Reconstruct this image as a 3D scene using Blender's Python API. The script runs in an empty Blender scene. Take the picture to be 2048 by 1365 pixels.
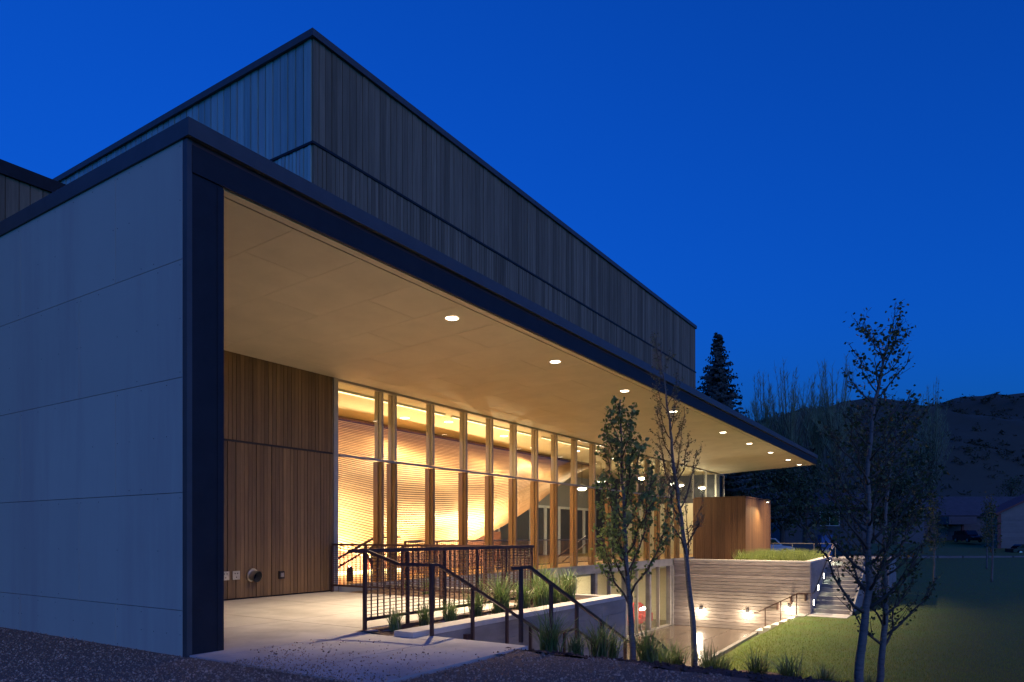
import bpy, math, random
import numpy as np
from mathutils import Vector, Matrix

R = math.radians
S = bpy.context.scene
rng = random.Random(7)

# ------------------------------------------------------------------ camera
TH = R(33.0855)                      # angle between the view and the long facade
ZC = 1.35
cam_d = bpy.data.cameras.new("camera"); cam = bpy.data.objects.new("camera", cam_d)
S.collection.objects.link(cam); S.camera = cam
cam.location = (0, 0, ZC); cam.rotation_euler = (R(90), 0, TH - R(90))
cam_d.sensor_width = 36; cam_d.lens = 24.52; cam_d.shift_y = 0.1896
cam_d.clip_start = 0.1; cam_d.clip_end = 3000

# ------------------------------------------------------------------ dusk sky
W = bpy.data.worlds.new("World"); S.world = W; W.use_nodes = True
wn, wl = W.node_tree.nodes, W.node_tree.links
wn.clear()
SUN_EL, SUN_ROT = R(-2.0), R(208)      # sun just set, behind the camera and to the left
sky = wn.new("ShaderNodeTexSky"); sky.sky_type = 'NISHITA'; sky.sun_disc = False
sky.sun_elevation = SUN_EL; sky.sun_rotation = SUN_ROT
sky.altitude = 1900; sky.air_density = 1.0; sky.dust_density = 0.4; sky.ozone_density = 4.0
wb = wn.new("ShaderNodeMix"); wb.data_type = 'RGBA'; wb.blend_type = 'MULTIPLY'; wb.inputs[0].default_value = 1
wb.inputs[7].default_value = (0.05, 1.08, 1.75, 1)      # tungsten white balance
bg = wn.new("ShaderNodeBackground"); bg.inputs[1].default_value = 1.82
wo = wn.new("ShaderNodeOutputWorld")
wl.new(sky.outputs[0], wb.inputs[6]); wl.new(wb.outputs[2], bg.inputs[0]); wl.new(bg.outputs[0], wo.inputs[0])

sun_d = bpy.data.lights.new("sun", 'SUN'); sun_d.energy = .24; sun_d.color = (1, .72, .42); sun_d.angle = R(50)      # weak warm afterglow
sun = bpy.data.objects.new("sun", sun_d); C0 = S.collection; C0.objects.link(sun)
GE = R(31); sun.rotation_euler = (-Vector((math.sin(SUN_ROT)*math.cos(GE), math.cos(SUN_ROT)*math.cos(GE), math.sin(GE)))).to_track_quat('-Z', 'Y').to_euler()
V = S.view_settings
V.view_transform = 'Standard'; V.look = 'None'; V.exposure = 0; V.gamma = 1; V.use_curve_mapping = False
cy = S.cycles
cy.use_denoising = True
cy.max_bounces = 7; cy.diffuse_bounces = 4; cy.glossy_bounces = 4; cy.transparent_max_bounces = 24
cy.sample_clamp_indirect = 4; cy.caustics_reflective = False; cy.caustics_refractive = False

# ------------------------------------------------------------------ helpers
C = S.collection
WL = {}                               # world translation of each object that parents something
def emp(name, loc, label, cat, group=None):
    o = bpy.data.objects.new(name, None); C.objects.link(o); o.location = loc; o.empty_display_size = .2
    WL[o.name] = Vector(loc); tag(o, label, cat, group); return o
def tag(o, label=None, cat=None, group=None, kind=None):
    if label: o["label"] = label
    if cat: o["category"] = cat
    if group: o["group"] = group
    if kind: o["kind"] = kind
    return o
def link(name, me, mat, parent=None, loc=(0, 0, 0)):
    o = bpy.data.objects.new(name, me); C.objects.link(o)
    if mat is not None and not me.materials: me.materials.append(mat)
    loc = Vector(loc)
    if parent: o.parent = parent; o.location = loc - WL[parent.name]
    else: o.location = loc
    WL[o.name] = loc
    return o
class MB:
    def __init__(s): s.v = []; s.f = []; s.smooth = False
    def quad(s, a, b, c, d):
        n = len(s.v); s.v += [tuple(a), tuple(b), tuple(c), tuple(d)]; s.f.append((n, n+1, n+2, n+3)); return s
    def tri(s, a, b, c):
        n = len(s.v); s.v += [tuple(a), tuple(b), tuple(c)]; s.f.append((n, n+1, n+2)); return s
    def box(s, x0, x1, y0, y1, z0, z1):
        n = len(s.v)
        s.v += [(x, y, z) for z in (z0, z1) for x, y in ((x0, y0), (x1, y0), (x1, y1), (x0, y1))]
        s.f += [tuple(n+i for i in q) for q in ((3,2,1,0),(4,5,6,7),(0,1,5,4),(1,2,6,5),(2,3,7,6),(3,0,4,7))]; return s
    def prism(s, pts, d):             # pts: polygon in space, d: extrusion vector
        n = len(s.v); k = len(pts); d = Vector(d)
        s.v += [tuple(p) for p in pts] + [tuple(Vector(p)+d) for p in pts]
        s.f += [tuple(n+i for i in reversed(range(k))), tuple(n+k+i for i in range(k))]
        s.f += [(n+i, n+(i+1) % k, n+k+(i+1) % k, n+k+i) for i in range(k)]; return s
    def tube(s, path, r, n=6, cap=True, phase=0.0, up=(0, 0, 1)):
        P = [Vector(p) for p in path]; m = len(P); rr = r if isinstance(r, (list, tuple)) else [r]*m
        b = len(s.v); x = None
        for i, p in enumerate(P):
            t = (P[min(i+1, m-1)] - P[max(i-1, 0)]).normalized()
            if x is None:
                x = t.cross(Vector(up));  x = x if x.length > .02 else t.cross(Vector((1, 0, 0)))
            x = (x - t*x.dot(t)).normalized(); y = t.cross(x)
            for k in range(n):
                a = 2*math.pi*k/n + phase; s.v.append(tuple(p + (x*math.cos(a) + y*math.sin(a))*rr[i]))
        for i in range(m-1):
            for k in range(n):
                a = b+i*n+k; c = b+i*n+(k+1) % n; s.f.append((a, c, c+n, a+n))
        if cap: s.f += [tuple(b+k for k in reversed(range(n))), tuple(b+(m-1)*n+k for k in range(n))]
        return s
    def bar(s, path, w): return s.tube(path, w*.7071, 4, True, math.pi/4)
    def disc(s, c, r, n=20, nz=-1):
        c = Vector(c); b = len(s.v)
        s.v += [tuple(c + Vector((math.cos(2*math.pi*k/n)*r, math.sin(2*math.pi*k/n)*r, 0))) for k in range(n)]
        s.f.append(tuple(b+k for k in (range(n) if nz > 0 else reversed(range(n))))); return s
    def lathe(s, c, prof, n=20):      # prof: (radius, z) pairs about a vertical axis at c
        b = len(s.v)
        for r, z in prof: s.v += [(c[0]+r*math.cos(2*math.pi*k/n), c[1]+r*math.sin(2*math.pi*k/n), c[2]+z) for k in range(n)]
        for i in range(len(prof)-1):
            for k in range(n): s.f.append((b+i*n+k, b+i*n+(k+1) % n, b+(i+1)*n+(k+1) % n, b+(i+1)*n+k))
        return s
    def mesh(s, name):
        me = bpy.data.meshes.new(name); me.from_pydata(s.v, [], s.f); me.update()
        if s.smooth: me.polygons.foreach_set("use_smooth", [True]*len(me.polygons))
        return me
    def build(s, name, mat, parent=None, loc=(0, 0, 0)):
        """vertices are given in place; loc becomes the origin"""
        if any(loc): s.v = [(x-loc[0], y-loc[1], z-loc[2]) for x, y, z in s.v]
        return link(name, s.mesh(name), mat, parent, loc)
_cube = {}
def piece(name, x0, x1, y0, y1, z0, z1, mat, parent, label=None):
    """a cuboid piece that shares one unit mesh with the others of its material"""
    if mat.name not in _cube:
        me = MB().box(-.5, .5, -.5, .5, -.5, .5).mesh(name); me.materials.append(mat); _cube[mat.name] = me
    o = bpy.data.objects.new(name, _cube[mat.name]); C.objects.link(o)
    c = Vector(((x0+x1)/2, (y0+y1)/2, (z0+z1)/2))
    o.parent = parent; o.location = c - (WL[parent.name] if parent else Vector()); o.scale = (x1-x0, y1-y0, z1-z0)
    if label: o["label"] = label
    return o
FW, RT = Vector((math.cos(TH), math.sin(TH), 0)), Vector((math.sin(TH), -math.cos(TH), 0))
def cf(t, l, z): p = FW*t + RT*l; return Vector((p.x, p.y, z))          # far things: metres ahead, metres to the right
def at(x, y, t): return cf(t, (x-1024)/1395*t, ZC + (1070.76-y)/1395*t)  # survey from the photograph at a known distance
def lerp(a, b, u): return a + (b-a)*u
def interp(x, xs, ys): return float(np.interp(x, xs, ys))
def sstep(u): u = max(0., min(1., u)); return u*u*(3-2*u)

# ------------------------------------------------------------------ materials
def mat(name, col, rough=.7, var=.15, scale=3., col2=None, metal=0., bump=0., bscale=40., island=0., stretch=(1, 1, 1), spec=.5, detail=6., streak=None, trans=0.):
    m = bpy.data.materials.new(name); m.use_nodes = True; nt = m.node_tree; N, L = nt.nodes, nt.links
    b = N["Principled BSDF"]; b.inputs["Roughness"].default_value = rough; b.inputs["Metallic"].default_value = metal
    b.inputs["Specular IOR Level"].default_value = spec
    g = N.new("ShaderNodeNewGeometry"); mp = N.new("ShaderNodeMapping"); mp.inputs["Scale"].default_value = stretch
    L.new(g.outputs["Position"], mp.inputs["Vector"])
    oi = N.new("ShaderNodeObjectInfo"); ad = N.new("ShaderNodeMath"); ad.operation = 'ADD'
    L.new(oi.outputs["Random"], ad.inputs[0]); L.new(g.outputs["Random Per Island"], ad.inputs[1])
    fr = N.new("ShaderNodeMath"); fr.operation = 'FRACT'; L.new(ad.outputs[0], fr.inputs[0])
    vec = mp.outputs[0]
    if island:                         # each board gets its own stretch of grain
        sc = N.new("ShaderNodeVectorMath"); sc.operation = 'SCALE'; sc.inputs[0].default_value = (7, 13, 31); L.new(fr.outputs[0], sc.inputs["Scale"])
        av = N.new("ShaderNodeVectorMath"); L.new(vec, av.inputs[0]); L.new(sc.outputs[0], av.inputs[1]); vec = av.outputs[0]
    n = N.new("ShaderNodeTexNoise"); n.inputs["Scale"].default_value = scale; n.inputs["Detail"].default_value = detail; n.inputs["Roughness"].default_value = .62
    L.new(vec, n.inputs["Vector"])
    mr = N.new("ShaderNodeMapRange"); mr.inputs["From Min"].default_value = .3; mr.inputs["From Max"].default_value = .7
    L.new(n.outputs["Fac"], mr.inputs["Value"])
    c2 = col2 if col2 else tuple(c*(1-var) for c in col); c1 = col if col2 else tuple(min(1, c*(1+var)) for c in col)
    mx = N.new("ShaderNodeMix"); mx.data_type = 'RGBA'; mx.inputs[6].default_value = (*c1, 1); mx.inputs[7].default_value = (*c2, 1)
    L.new(mr.outputs[0], mx.inputs[0]); out = mx.outputs[2]
    if island:
        hv = N.new("ShaderNodeHueSaturation"); ml = N.new("ShaderNodeMapRange"); ml.inputs["To Min"].default_value = 1-island; ml.inputs["To Max"].default_value = 1+island
        L.new(fr.outputs[0], ml.inputs["Value"]); L.new(ml.outputs[0], hv.inputs["Value"]); L.new(out, hv.inputs["Color"]); out = hv.outputs["Color"]
    if streak:                         # large soft stains (colour, scale, stretch)
        n2 = N.new("ShaderNodeTexNoise"); n2.inputs["Scale"].default_value = streak[1]; n2.inputs["Detail"].default_value = 8; n2.inputs["Roughness"].default_value = .7
        mp2 = N.new("ShaderNodeMapping"); mp2.inputs["Scale"].default_value = streak[2]; L.new(g.outputs["Position"], mp2.inputs[0]); L.new(mp2.outputs[0], n2.inputs["Vector"])
        r2 = N.new("ShaderNodeMapRange"); r2.inputs["From Min"].default_value = .48; r2.inputs["From Max"].default_value = .72; L.new(n2.outputs["Fac"], r2.inputs["Value"])
        m2 = N.new("ShaderNodeMix"); m2.data_type = 'RGBA'; m2.inputs[7].default_value = (*streak[0], 1); L.new(out, m2.inputs[6]); L.new(r2.outputs[0], m2.inputs[0]); out = m2.outputs[2]
    L.new(out, b.inputs["Base Color"])
    if bump:
        nb = N.new("ShaderNodeTexNoise"); nb.inputs["Scale"].default_value = bscale; nb.inputs["Detail"].default_value = 5; L.new(vec, nb.inputs["Vector"])
        bp = N.new("ShaderNodeBump"); bp.inputs["Strength"].default_value = bump; bp.inputs["Distance"].default_value = .01
        L.new(nb.outputs["Fac"], bp.inputs["Height"]); L.new(bp.outputs[0], b.inputs["Normal"])
    if trans:
        t = N.new("ShaderNodeBsdfTranslucent"); L.new(out, t.inputs[0]); ms = N.new("ShaderNodeMixShader"); ms.inputs[0].default_value = trans
        L.new(b.outputs[0], ms.inputs[1]); L.new(t.outputs[0], ms.inputs[2]); L.new(ms.outputs[0], N["Material Output"].inputs[0])
    return m
def emit(name, col, strength):
    m = bpy.data.materials.new(name); m.use_nodes = True; b = m.node_tree.nodes["Principled BSDF"]
    b.inputs["Base Color"].default_value = (*col, 1); b.inputs["Emission Color"].default_value = (*col, 1); b.inputs["Emission Strength"].default_value = strength
    return m
def glass(name, tint=(.93, .96, .95)):
    m = bpy.data.materials.new(name); m.use_nodes = True; nt = m.node_tree; N, L = nt.nodes, nt.links; N.remove(N["Principled BSDF"])
    tr = N.new("ShaderNodeBsdfTransparent"); tr.inputs[0].default_value = (*tint, 1)
    gl = N.new("ShaderNodeBsdfGlossy"); gl.inputs["Roughness"].default_value = .01
    lw_ = N.new("ShaderNodeLayerWeight"); lw_.inputs[0].default_value = .5
    pw5 = N.new("ShaderNodeMath"); pw5.operation = 'POWER'; pw5.inputs[1].default_value = 5; L.new(lw_.outputs["Facing"], pw5.inputs[0])
    fz = N.new("ShaderNodeMath"); fz.operation = 'MULTIPLY_ADD'; fz.inputs[1].default_value = .9; fz.inputs[2].default_value = .035; L.new(pw5.outputs[0], fz.inputs[0])
    mx = N.new("ShaderNodeMixShader"); L.new(fz.outputs[0], mx.inputs[0]); L.new(tr.outputs[0], mx.inputs[1]); L.new(gl.outputs[0], mx.inputs[2])
    L.new(mx.outputs[0], N["Material Output"].inputs[0]); return m

PANEL = mat("fibre_cement_panel", (.62, .60, .47), .6, .035, .7, island=.05, bump=.03, streak=((.53, .46, .38), .8, (1, 1.2, .12)), bscale=60)
SOFFIT = mat("soffit_panel", (.72, .63, .49), .7, .07, 1.2, island=.03, bump=.05, bscale=60)
DARK = mat("dark_bronze_metal", (.022, .020, .024), .6, .2, 4, spec=.3)
CAP = mat("dark_roof_cap", (.085, .08, .08), .45, .12, 4, spec=.35)
CLAD = mat("skylit_weathered_board", (.32, .47, .40), .30, .2, 2.2, island=.22, stretch=(6, 6, .35), spec=1.0, bump=.06, bscale=25, streak=((.42, .45, .40), 1.3, (4, 4, .12)))  # same boards as CLADN; teal sky glow on the side face painted into the colour
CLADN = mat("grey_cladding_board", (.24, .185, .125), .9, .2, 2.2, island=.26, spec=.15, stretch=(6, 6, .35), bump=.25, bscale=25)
CEDAR = mat("cedar_board", (.22, .130, .055), .6, .25, 2.5, col2=(.14, .080, .034), island=.24, stretch=(9, 9, .5), bump=.25, bscale=30)
CEDARB = mat("red_cedar_board", (.20, .098, .042), .5, .25, 2.5, col2=(.12, .058, .026), island=.2, stretch=(9, 9, .5), bump=.2, bscale=30)
CONC = mat("walk_concrete", (.55, .50, .45), .8, .12, 1.6, bump=.3, bscale=55, streak=((.38, .34, .30), .7, (1, 1, 1)))
WALLC = mat("wall_concrete", (.27, .245, .225), .8, .15, 2.2, bump=.35, bscale=35, streak=((.17, .15, .14), .9, (.5, 1, 3)))
FORM = mat("board_formed_concrete", (.36, .295, .26), .72, .22, 3., island=.22, stretch=(1, .5, 5), bump=.5, bscale=20, streak=((.17, .14, .125), 2.4, (1, .6, 6)))
COURT = mat("wet_court_concrete", (.125, .095, .076), .22, .25, 1.2, bump=.22, bscale=3.5, streak=((.08, .06, .05), .9, (1, 1, 1)))
ALU = mat("clear_aluminium", (.42, .38, .33), .42, .08, 6, metal=.35)
GLULAM = mat("glulam_timber", (.33, .20, .085), .5, .15, 3, col2=(.25, .145, .06), island=.1, stretch=(8, 8, .6), bump=.1)
COLU = mat("painted_steel_column", (.40, .34, .25), .5, .06, 3)
SLAT = mat("fir_slat", (.73, .48, .28), .5, .12, 2.5, col2=(.62, .37, .19), island=.12, stretch=(.6, 6, 6))
SLATB = mat("slat_backing", (.10, .032, .014), .8, .15, 3)
KICK = mat("red_kick_wall", (.36, .10, .07), .7, .15, 3)
GREYW = mat("grey_plaster", (.30, .28, .25), .8, .05, 2)
CREAM = mat("cream_plaster", (.70, .64, .46), .8, .05, 2)
IFLOOR = mat("timber_floor", (.50, .28, .10), .28, .2, 3, stretch=(.5, 5, 1))
CEIL = mat("interior_ceiling", (.62, .52, .32), .85, .05, 2)
BULK = mat("charcoal_bulkhead", (.05, .05, .055), .5, .2, 3)
WHITE = mat("white_frame_paint", (.72, .72, .66), .5, .05, 4)
RAIL = mat("oxidised_steel", (.10, .045, .036), .45, .35, 9, col2=(.075, .045, .038), metal=.25)
RAILG = mat("brushed_rail", (.30, .28, .25), .35, .1, 9, metal=.7)
STEEL = mat("galvanised_steel", (.5, .48, .45), .3, .15, 9, metal=.9)
SOIL = mat("planter_soil", (.105, .062, .040), .95, .35, 14, bump=.8, bscale=60)
MULCH = mat("bark_mulch", (.085, .048, .036), .95, .4, 18, bump=1, bscale=70)
GRAVB = mat("gravel_bed", (.22, .145, .095), .9, .4, 45, bump=1, bscale=90)
STONE = mat("gravel_stone", (.40, .27, .18), .8, .25, 9, island=.55)
TUFT = mat("grass_blade", (.19, .27, .085), .5, .3, 5, col2=(.11, .18, .05), island=.3, trans=.25)
DRY = mat("dry_grass_blade", (.26, .20, .10), .6, .3, 5, island=.3)
TUFTB = mat("lush_grass_blade", (.22, .27, .07), .5, .3, 5, island=.3, trans=.25)
LAWN = mat("lawn", (.075, .145, .014), .85, .3, 1.1, col2=(.10, .11, .02), bump=.6, bscale=60)
LAWNB = mat("lawn_blade", (.16, .27, .02), .6, .3, .7, col2=(.27, .235, .05), island=.35, trans=.2)
FIELD = mat("far_meadow", (.06, .075, .03), .95, .3, .25, col2=(.09, .085, .05))
BARK = mat("pale_bark", (.21, .19, .165), .7, .2, 6, col2=(.12, .11, .10), stretch=(1, 1, .4), streak=((.05, .045, .04), 9, (1, 1, 5)))
TWIG = mat("brown_twig_bark", (.10, .065, .045), .7, .2, 8)
BARKD = mat("dark_bark", (.08, .065, .05), .85, .2, 6)
LEAF = mat("aspen_leaf", (.24, .33, .10), .42, .3, 4, island=.4, trans=.5)
LEAFP = mat("pale_young_leaf", (.17, .17, .085), .5, .3, 4, island=.35, trans=.25)
LEAFD = mat("dark_leaf", (.085, .105, .03), .5, .3, 4, island=.4, trans=.2)
NEEDLE = mat("spruce_needle", (.045, .07, .06), .8, .3, 1, island=.4)
FARLEAF = mat("far_foliage", (.05, .075, .03), .9, .3, .5, island=.4)
POPL = mat("poplar_twig", (.19, .25, .14), .9, .3, .5, island=.3)
HILL = mat("hillside", (.062, .066, .038), .95, .3, .02, col2=(.044, .050, .028), streak=((.036, .042, .022), .03, (1, 1, 1)))
SCRUB = mat("scrub", (.042, .048, .026), .95, .3, .1, island=.3)
ROAD = mat("asphalt", (.055, .055, .06), .9, .2, 1)
KERB = mat("pale_kerb", (.18, .17, .16), .9, .2, 1)
SIDING = mat("grey_siding", (.11, .115, .12), .8, .1, 1, island=.08)
SIDEW = mat("white_siding", (.20, .18, .16), .8, .1, 1, island=.08)
ROOF = mat("shingle_roof", (.075, .075, .08), .9, .2, 1)
TRIM = mat("red_brown_trim", (.15, .05, .04), .7, .15, 2)
PAINTR = mat("maroon_car_paint", (.12, .02, .02), .25, .1, 3)
PAINTW = mat("white_car_paint", (.6, .6, .62), .3, .05, 3)
PAINTK = mat("black_car_paint", (.02, .02, .022), .25, .1, 3)
RUBBER = mat("tyre_rubber", (.02, .02, .02), .8, .1, 3)
CARGL = mat("car_window", (.015, .018, .02), .1, .1, 3)
REDC = mat("red_upholstery", (.62, .05, .05), .6, .1, 4)
BLUEP = mat("blue_plastic", (.04, .12, .30), .5, .1, 4)
GLASS = glass("clear_glass"); GLASSF = glass("far_window_glass", (.25, .28, .32))
LENS = emit("warm_lamp_lens", (1, .86, .66), 14)
GLOBE = emit("court_lamp_lens", (1, .92, .74), 60)
STEPL = emit("step_light_lens", (1, .95, .75), 26)
LEDM = emit("led_strip", (1, .74, .30), 7)
STRIPM = emit("strip_lamp_diffuser", (1, .80, .48), 1.6)
EXITM = emit("green_exit_face", (.02, .9, .18), 1.6)
EXITW = emit("exit_letter", (.85, 1, .9), 2.2)
WARM, NEUT = (1, .72, .36), (1, .78, .50)

def spot(name, loc, aim, energy, size, col, parent, blend=.7, rad=.05):
    d = bpy.data.lights.new(name, 'SPOT'); d.energy = energy; d.spot_size = R(size); d.spot_blend = blend; d.color = col; d.shadow_soft_size = rad
    o = bpy.data.objects.new(name, d); C.objects.link(o); o.parent = parent; o.location = Vector(loc) - WL[parent.name]
    o.rotation_euler = (Vector(aim)-Vector(loc)).to_track_quat('-Z', 'Y').to_euler(); return o
def point(name, loc, energy, col, parent, rad=.05):
    d = bpy.data.lights.new(name, 'POINT'); d.energy = energy; d.color = col; d.shadow_soft_size = rad
    o = bpy.data.objects.new(name, d); C.objects.link(o); o.parent = parent; o.location = Vector(loc) - WL[parent.name]; return o
def area(name, loc, aim, energy, sx, sy, col, parent):
    d = bpy.data.lights.new(name, 'AREA'); d.shape = 'RECTANGLE'; d.size = sx; d.size_y = sy; d.energy = energy; d.color = col
    o = bpy.data.objects.new(name, d); C.objects.link(o); o.parent = parent; o.location = Vector(loc) - WL[parent.name]
    q = (Vector(aim)-Vector(loc)).normalized(); z = -q; x = Vector((1, 0, 0)); x = (x - z*x.dot(z)).normalized(); y = z.cross(x)
    o.rotation_euler = Matrix((x, y, z)).transposed().to_euler(); return o

# ================================================================== GROUND
CT, PLZ = -3.30, 0.0                   # court level, plaza level
YF, YG = 7.31, 12.83                   # canopy face, glass and timber wall face
XW, XE = 4.55, 43.6                    # end wall face, canopy far end
def base_z(x):
    return interp(x, [-60, 7.0, 9, 12, 18, 26, 36, 60, 85, 110, 140, 200], [-.03, -.03, -.45, -1.15, -2.05, -2.35, -2.35, -1.95, -1.6, -1.2, .7, 3])
def kerb_y(x): return interp(x, [17.4, 17.6, 24.6, 36.2], [4.55, 7.75, 8.0, 8.45])
def ground_z(x, y):
    b = base_z(x)
    if y > 0 and 7 < x < 12: b += 0
    ys = interp(x, [16, 20, 32], [4.4, 4.6, 6.2]); ye = kerb_y(x) - .02
    if 16 < x < 36.5 and ys < y < ye + 2:
        u = sstep((y-ys)/max(.3, ye-ys)); b = lerp(b, CT-.02, u*sstep((x-16)/3.)*(1 if x < 34.4 else sstep((36.5-x)/2.1)))
    return b
def in_pit(x, y):
    return (7.32 < x < 13.6 and 4.6 < y < 6.3) or (13.55 < x < 44.2 and 8.6 < y < 25) or (13.55 < x < 17.5 and 4.6 < y <= 8.7) or (17.5 <= x < 35.2 and y > kerb_y(x)+.12 and y < 25) or (34.9 < x < 44 and 6.2 < y < 25)
def in_flat(x, y): return x < 13.6 and y > 6.25
def grid_obj(name, xs, ys, zf, m, keep=None, **kw):
    b = MB(); idx = {}
    for i, x in enumerate(xs):
        for j, y in enumerate(ys): idx[i, j] = len(b.v); b.v.append((x, y, zf(x, y)))
    for i in range(len(xs)-1):
        for j in range(len(ys)-1):
            if keep is None or keep((xs[i]+xs[i+1])/2, (ys[j]+ys[j+1])/2): b.f.append((idx[i, j], idx[i+1, j], idx[i+1, j+1], idx[i, j+1]))
    b.smooth = kw.pop("smooth", True)
    return tag(b.build(name, m), **kw)
def fr(a, b, d): return [a + (b-a)*i/max(1, round((b-a)/d)) for i in range(max(1, round((b-a)/d)))]
def zsheet(x, y):
    if in_pit(x, y): return -3.75
    if in_flat(x, y): return -.06
    if x >= 13.6 and y >= 25: return -.06
    return ground_z(x, y) - (.02 if x < 14 and y < 4.6 else 0)
gx = fr(-400, -60, 60) + fr(-60, -4, 8) + fr(-4, 7.2, .7) + [7.24, 7.33] + fr(7.7, 13.5, .3) + [13.5, 13.58] + fr(13.8, 17.4, .3) + [17.4, 17.6] + fr(17.9, 37, .35) + fr(37, 45, .8) + fr(45, 100, 3) + fr(100, 200, 10) + fr(200, 900, 60) + [900]
gy = fr(-700, -80, 50) + fr(-80, -6, 4) + fr(-6, 4.5, .45) + [4.5, 4.63] + fr(4.9, 8.8, .22) + fr(8.8, 26, 1.2) + fr(26, 120, 8) + fr(120, 900, 60) + [900]
grid_obj("lawn", gx, gy, zsheet, LAWN, kind="structure", label="mown lawn sloping down to the sunken court and away to the road", smooth=True)

def gravel_z(x, y): return ground_z(x, y) + .012
def keep_gravel(x, y):
    n = .12*math.sin(3.1*x+1.7*y) + .10*math.sin(5.3*y-2.2*x)
    if x > (XW + .12 if y < 7.2 else XW + .03) and y > 4.46: return False
    return x < 6.95 - .06*max(0, 4.4-y) + n*.8 and y < 16
def keep_mulch(x, y):
    n = .12*math.sin(3.1*x+1.7*y) + .10*math.sin(5.3*y-2.2*x)
    if x < 6.5 or keep_gravel(x, y): return False
    return y < 4.62 and y > interp(x, [6.5, 9, 10.5, 14, 20], [-3.5, -3, 1.0, 2.8, 4.0]) + n and x < 17.4 and y > -4
fx = fr(-3, 17.6, .1); fy = fr(-4, 4.62, .1) + fr(4.62, 14, .2)
grid_obj("gravel_bed", fx, fy, gravel_z, GRAVB, keep_gravel, kind="structure", label="loose grey gravel in front of the end wall")
grid_obj("mulch_bed", fx, [y for y in fy if y < 4.7], lambda x, y: ground_z(x, y) + .02 + .02*math.sin(9*x+5*y)*math.sin(7*y-4*x), MULCH, keep_mulch, kind="structure", label="dark bark mulch along the edge of the stair")

def stones(name, n, sampler, smin, smax, m, label):
    r = np.random.default_rng(3); oc = np.array([(1,0,0),(-1,0,0),(0,1,0),(0,-1,0),(0,0,.7),(0,0,-.7)], float)
    fc = np.array([(0,2,4),(2,1,4),(1,3,4),(3,0,4),(2,0,5),(1,2,5),(3,1,5),(0,3,5)])
    P = np.array([sampler(r) for _ in range(n)]); k = len(P); s = smin + (smax-smin)*r.random(k)**3.0
    A = r.normal(size=(k, 3, 3)); Q, _ = np.linalg.qr(A); sc = .6 + .8*r.random((k, 1, 3))
    Vv = np.einsum('nij,nkj->nki', Q, oc[None]*sc)*s[:, None, None] + P[:, None, :]
    Ff = (np.arange(k)[:, None, None]*6 + fc[None]).reshape(-1, 3)
    me = bpy.data.meshes.new(name); me.from_pydata(Vv.reshape(-1, 3).tolist(), [], Ff.tolist()); me.update()
    return tag(link(name, me, m), label, None, None, "stuff")
def samp_gravel(r):
    while True:
        d = 5.2 + 6.5*r.random()**1.6; x0 = r.random()*1500 - 40
        p = at(x0, 1100, d); x, y = p.x, p.y
        if keep_gravel(x, y) and x < XW + 20: return (x, y, gravel_z(x, y) + .004)
stones("gravel", 24000, samp_gravel, .005, .018, STONE, "loose gravel stones beside the concrete walk")
def samp_spill(r):
    while True:
        x, y = 4.5 + abs(r.normal())**1.6*.5, 4.5 + r.random()*2.6
        if x < 6.6 and not (y > 6.6 and x < 5.1): return (x, y, .006)
stones("spilled_gravel", 1500, samp_spill, .005, .014, STONE, "stray gravel scattered over the concrete walk")
def samp_chip(r):
    while True:
        x, y = 6.6 + 9*r.random(), -2 + 6.6*r.random()
        if keep_mulch(x, y): return (x, y, ground_z(x, y) + .03)
stones("mulch_chips", 5000, samp_chip, .01, .035, MULCH, "bark chips strewn over the mulch bed")

# concrete walk and plaza: one slab per bay so that the joints are real
plaza = tag(MB().box(XW+.02, 11.72, 6.4, YG+.2, -.32, -.02).build("plaza_base", CONC), "base of the concrete plaza", None, None, "structure")
plaza.name = "plaza"; WL["plaza"] = Vector()
G = .009
for x0, x1, y0, y1 in ((XW+.02, 7.24, 4.47, 5.62), (XW+.02, 6.94, 5.62, 7.02), (XW+.02, 7.3, 7.02, 9.0), (7.3, 9.5, 7.3, 9.0), (9.5, 11.7, 7.3, 9.0),
                       (XW+.02, 7.3, 9.0, 10.9), (7.3, 9.5, 9.0, 10.9), (9.5, 11.7, 9.0, 10.9), (XW+.02, 7.3, 10.9, YG-.02), (7.3, 9.5, 10.9, YG-.02), (9.5, 11.7, 10.9, YG-.02), (6.94+.0, 7.26, 5.62, 6.07)):
    piece("slab", x0+G, x1-G, y0+G, y1-G, -.19, PLZ, CONC, plaza)

# ================================================================== RETAINING WALLS, STAIRS, COURT
court = tag(MB().box(13.8, 36.4, 4.6, YG-.05, CT-.25, CT-.015).build("court_floor", COURT), "wet brown concrete floor of the sunken court", None, None, "structure")
xs = [13.8, 17.5, 20.6, 23.7, 26.8, 29.9, 33.0, 34.93]; ys = [4.62, 7.6, 8.05, 9.7, 11.25, YG-.08]
for i in range(len(xs)-1):
    for j in range(len(ys)-1):
        if j >= 1 or i == 0: piece("paving_slab", xs[i]+2*G, xs[i+1]-2*G, ys[j]+2*G, ys[j+1]-2*G, CT-.1, CT, COURT, court)
kb = emp("court_kerb", (17.6, 7.7, CT), "pale concrete kerb between the wet court floor and the lawn", "kerb")
kx = [17.6, 20, 22.4, 24.8, 27.2, 29.6, 32, 34.2]
for a, b in zip(kx[:-1], kx[1:]):
    MB().prism([(a+.01, kerb_y(a)-.16, CT-.2), (b-.01, kerb_y(b)-.16, CT-.2), (b-.01, kerb_y(b)+.02, CT-.2), (a+.01, kerb_y(a)+.02, CT-.2)], (0, 0, .31)).build("kerb_stone", WALLC, kb)

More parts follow.
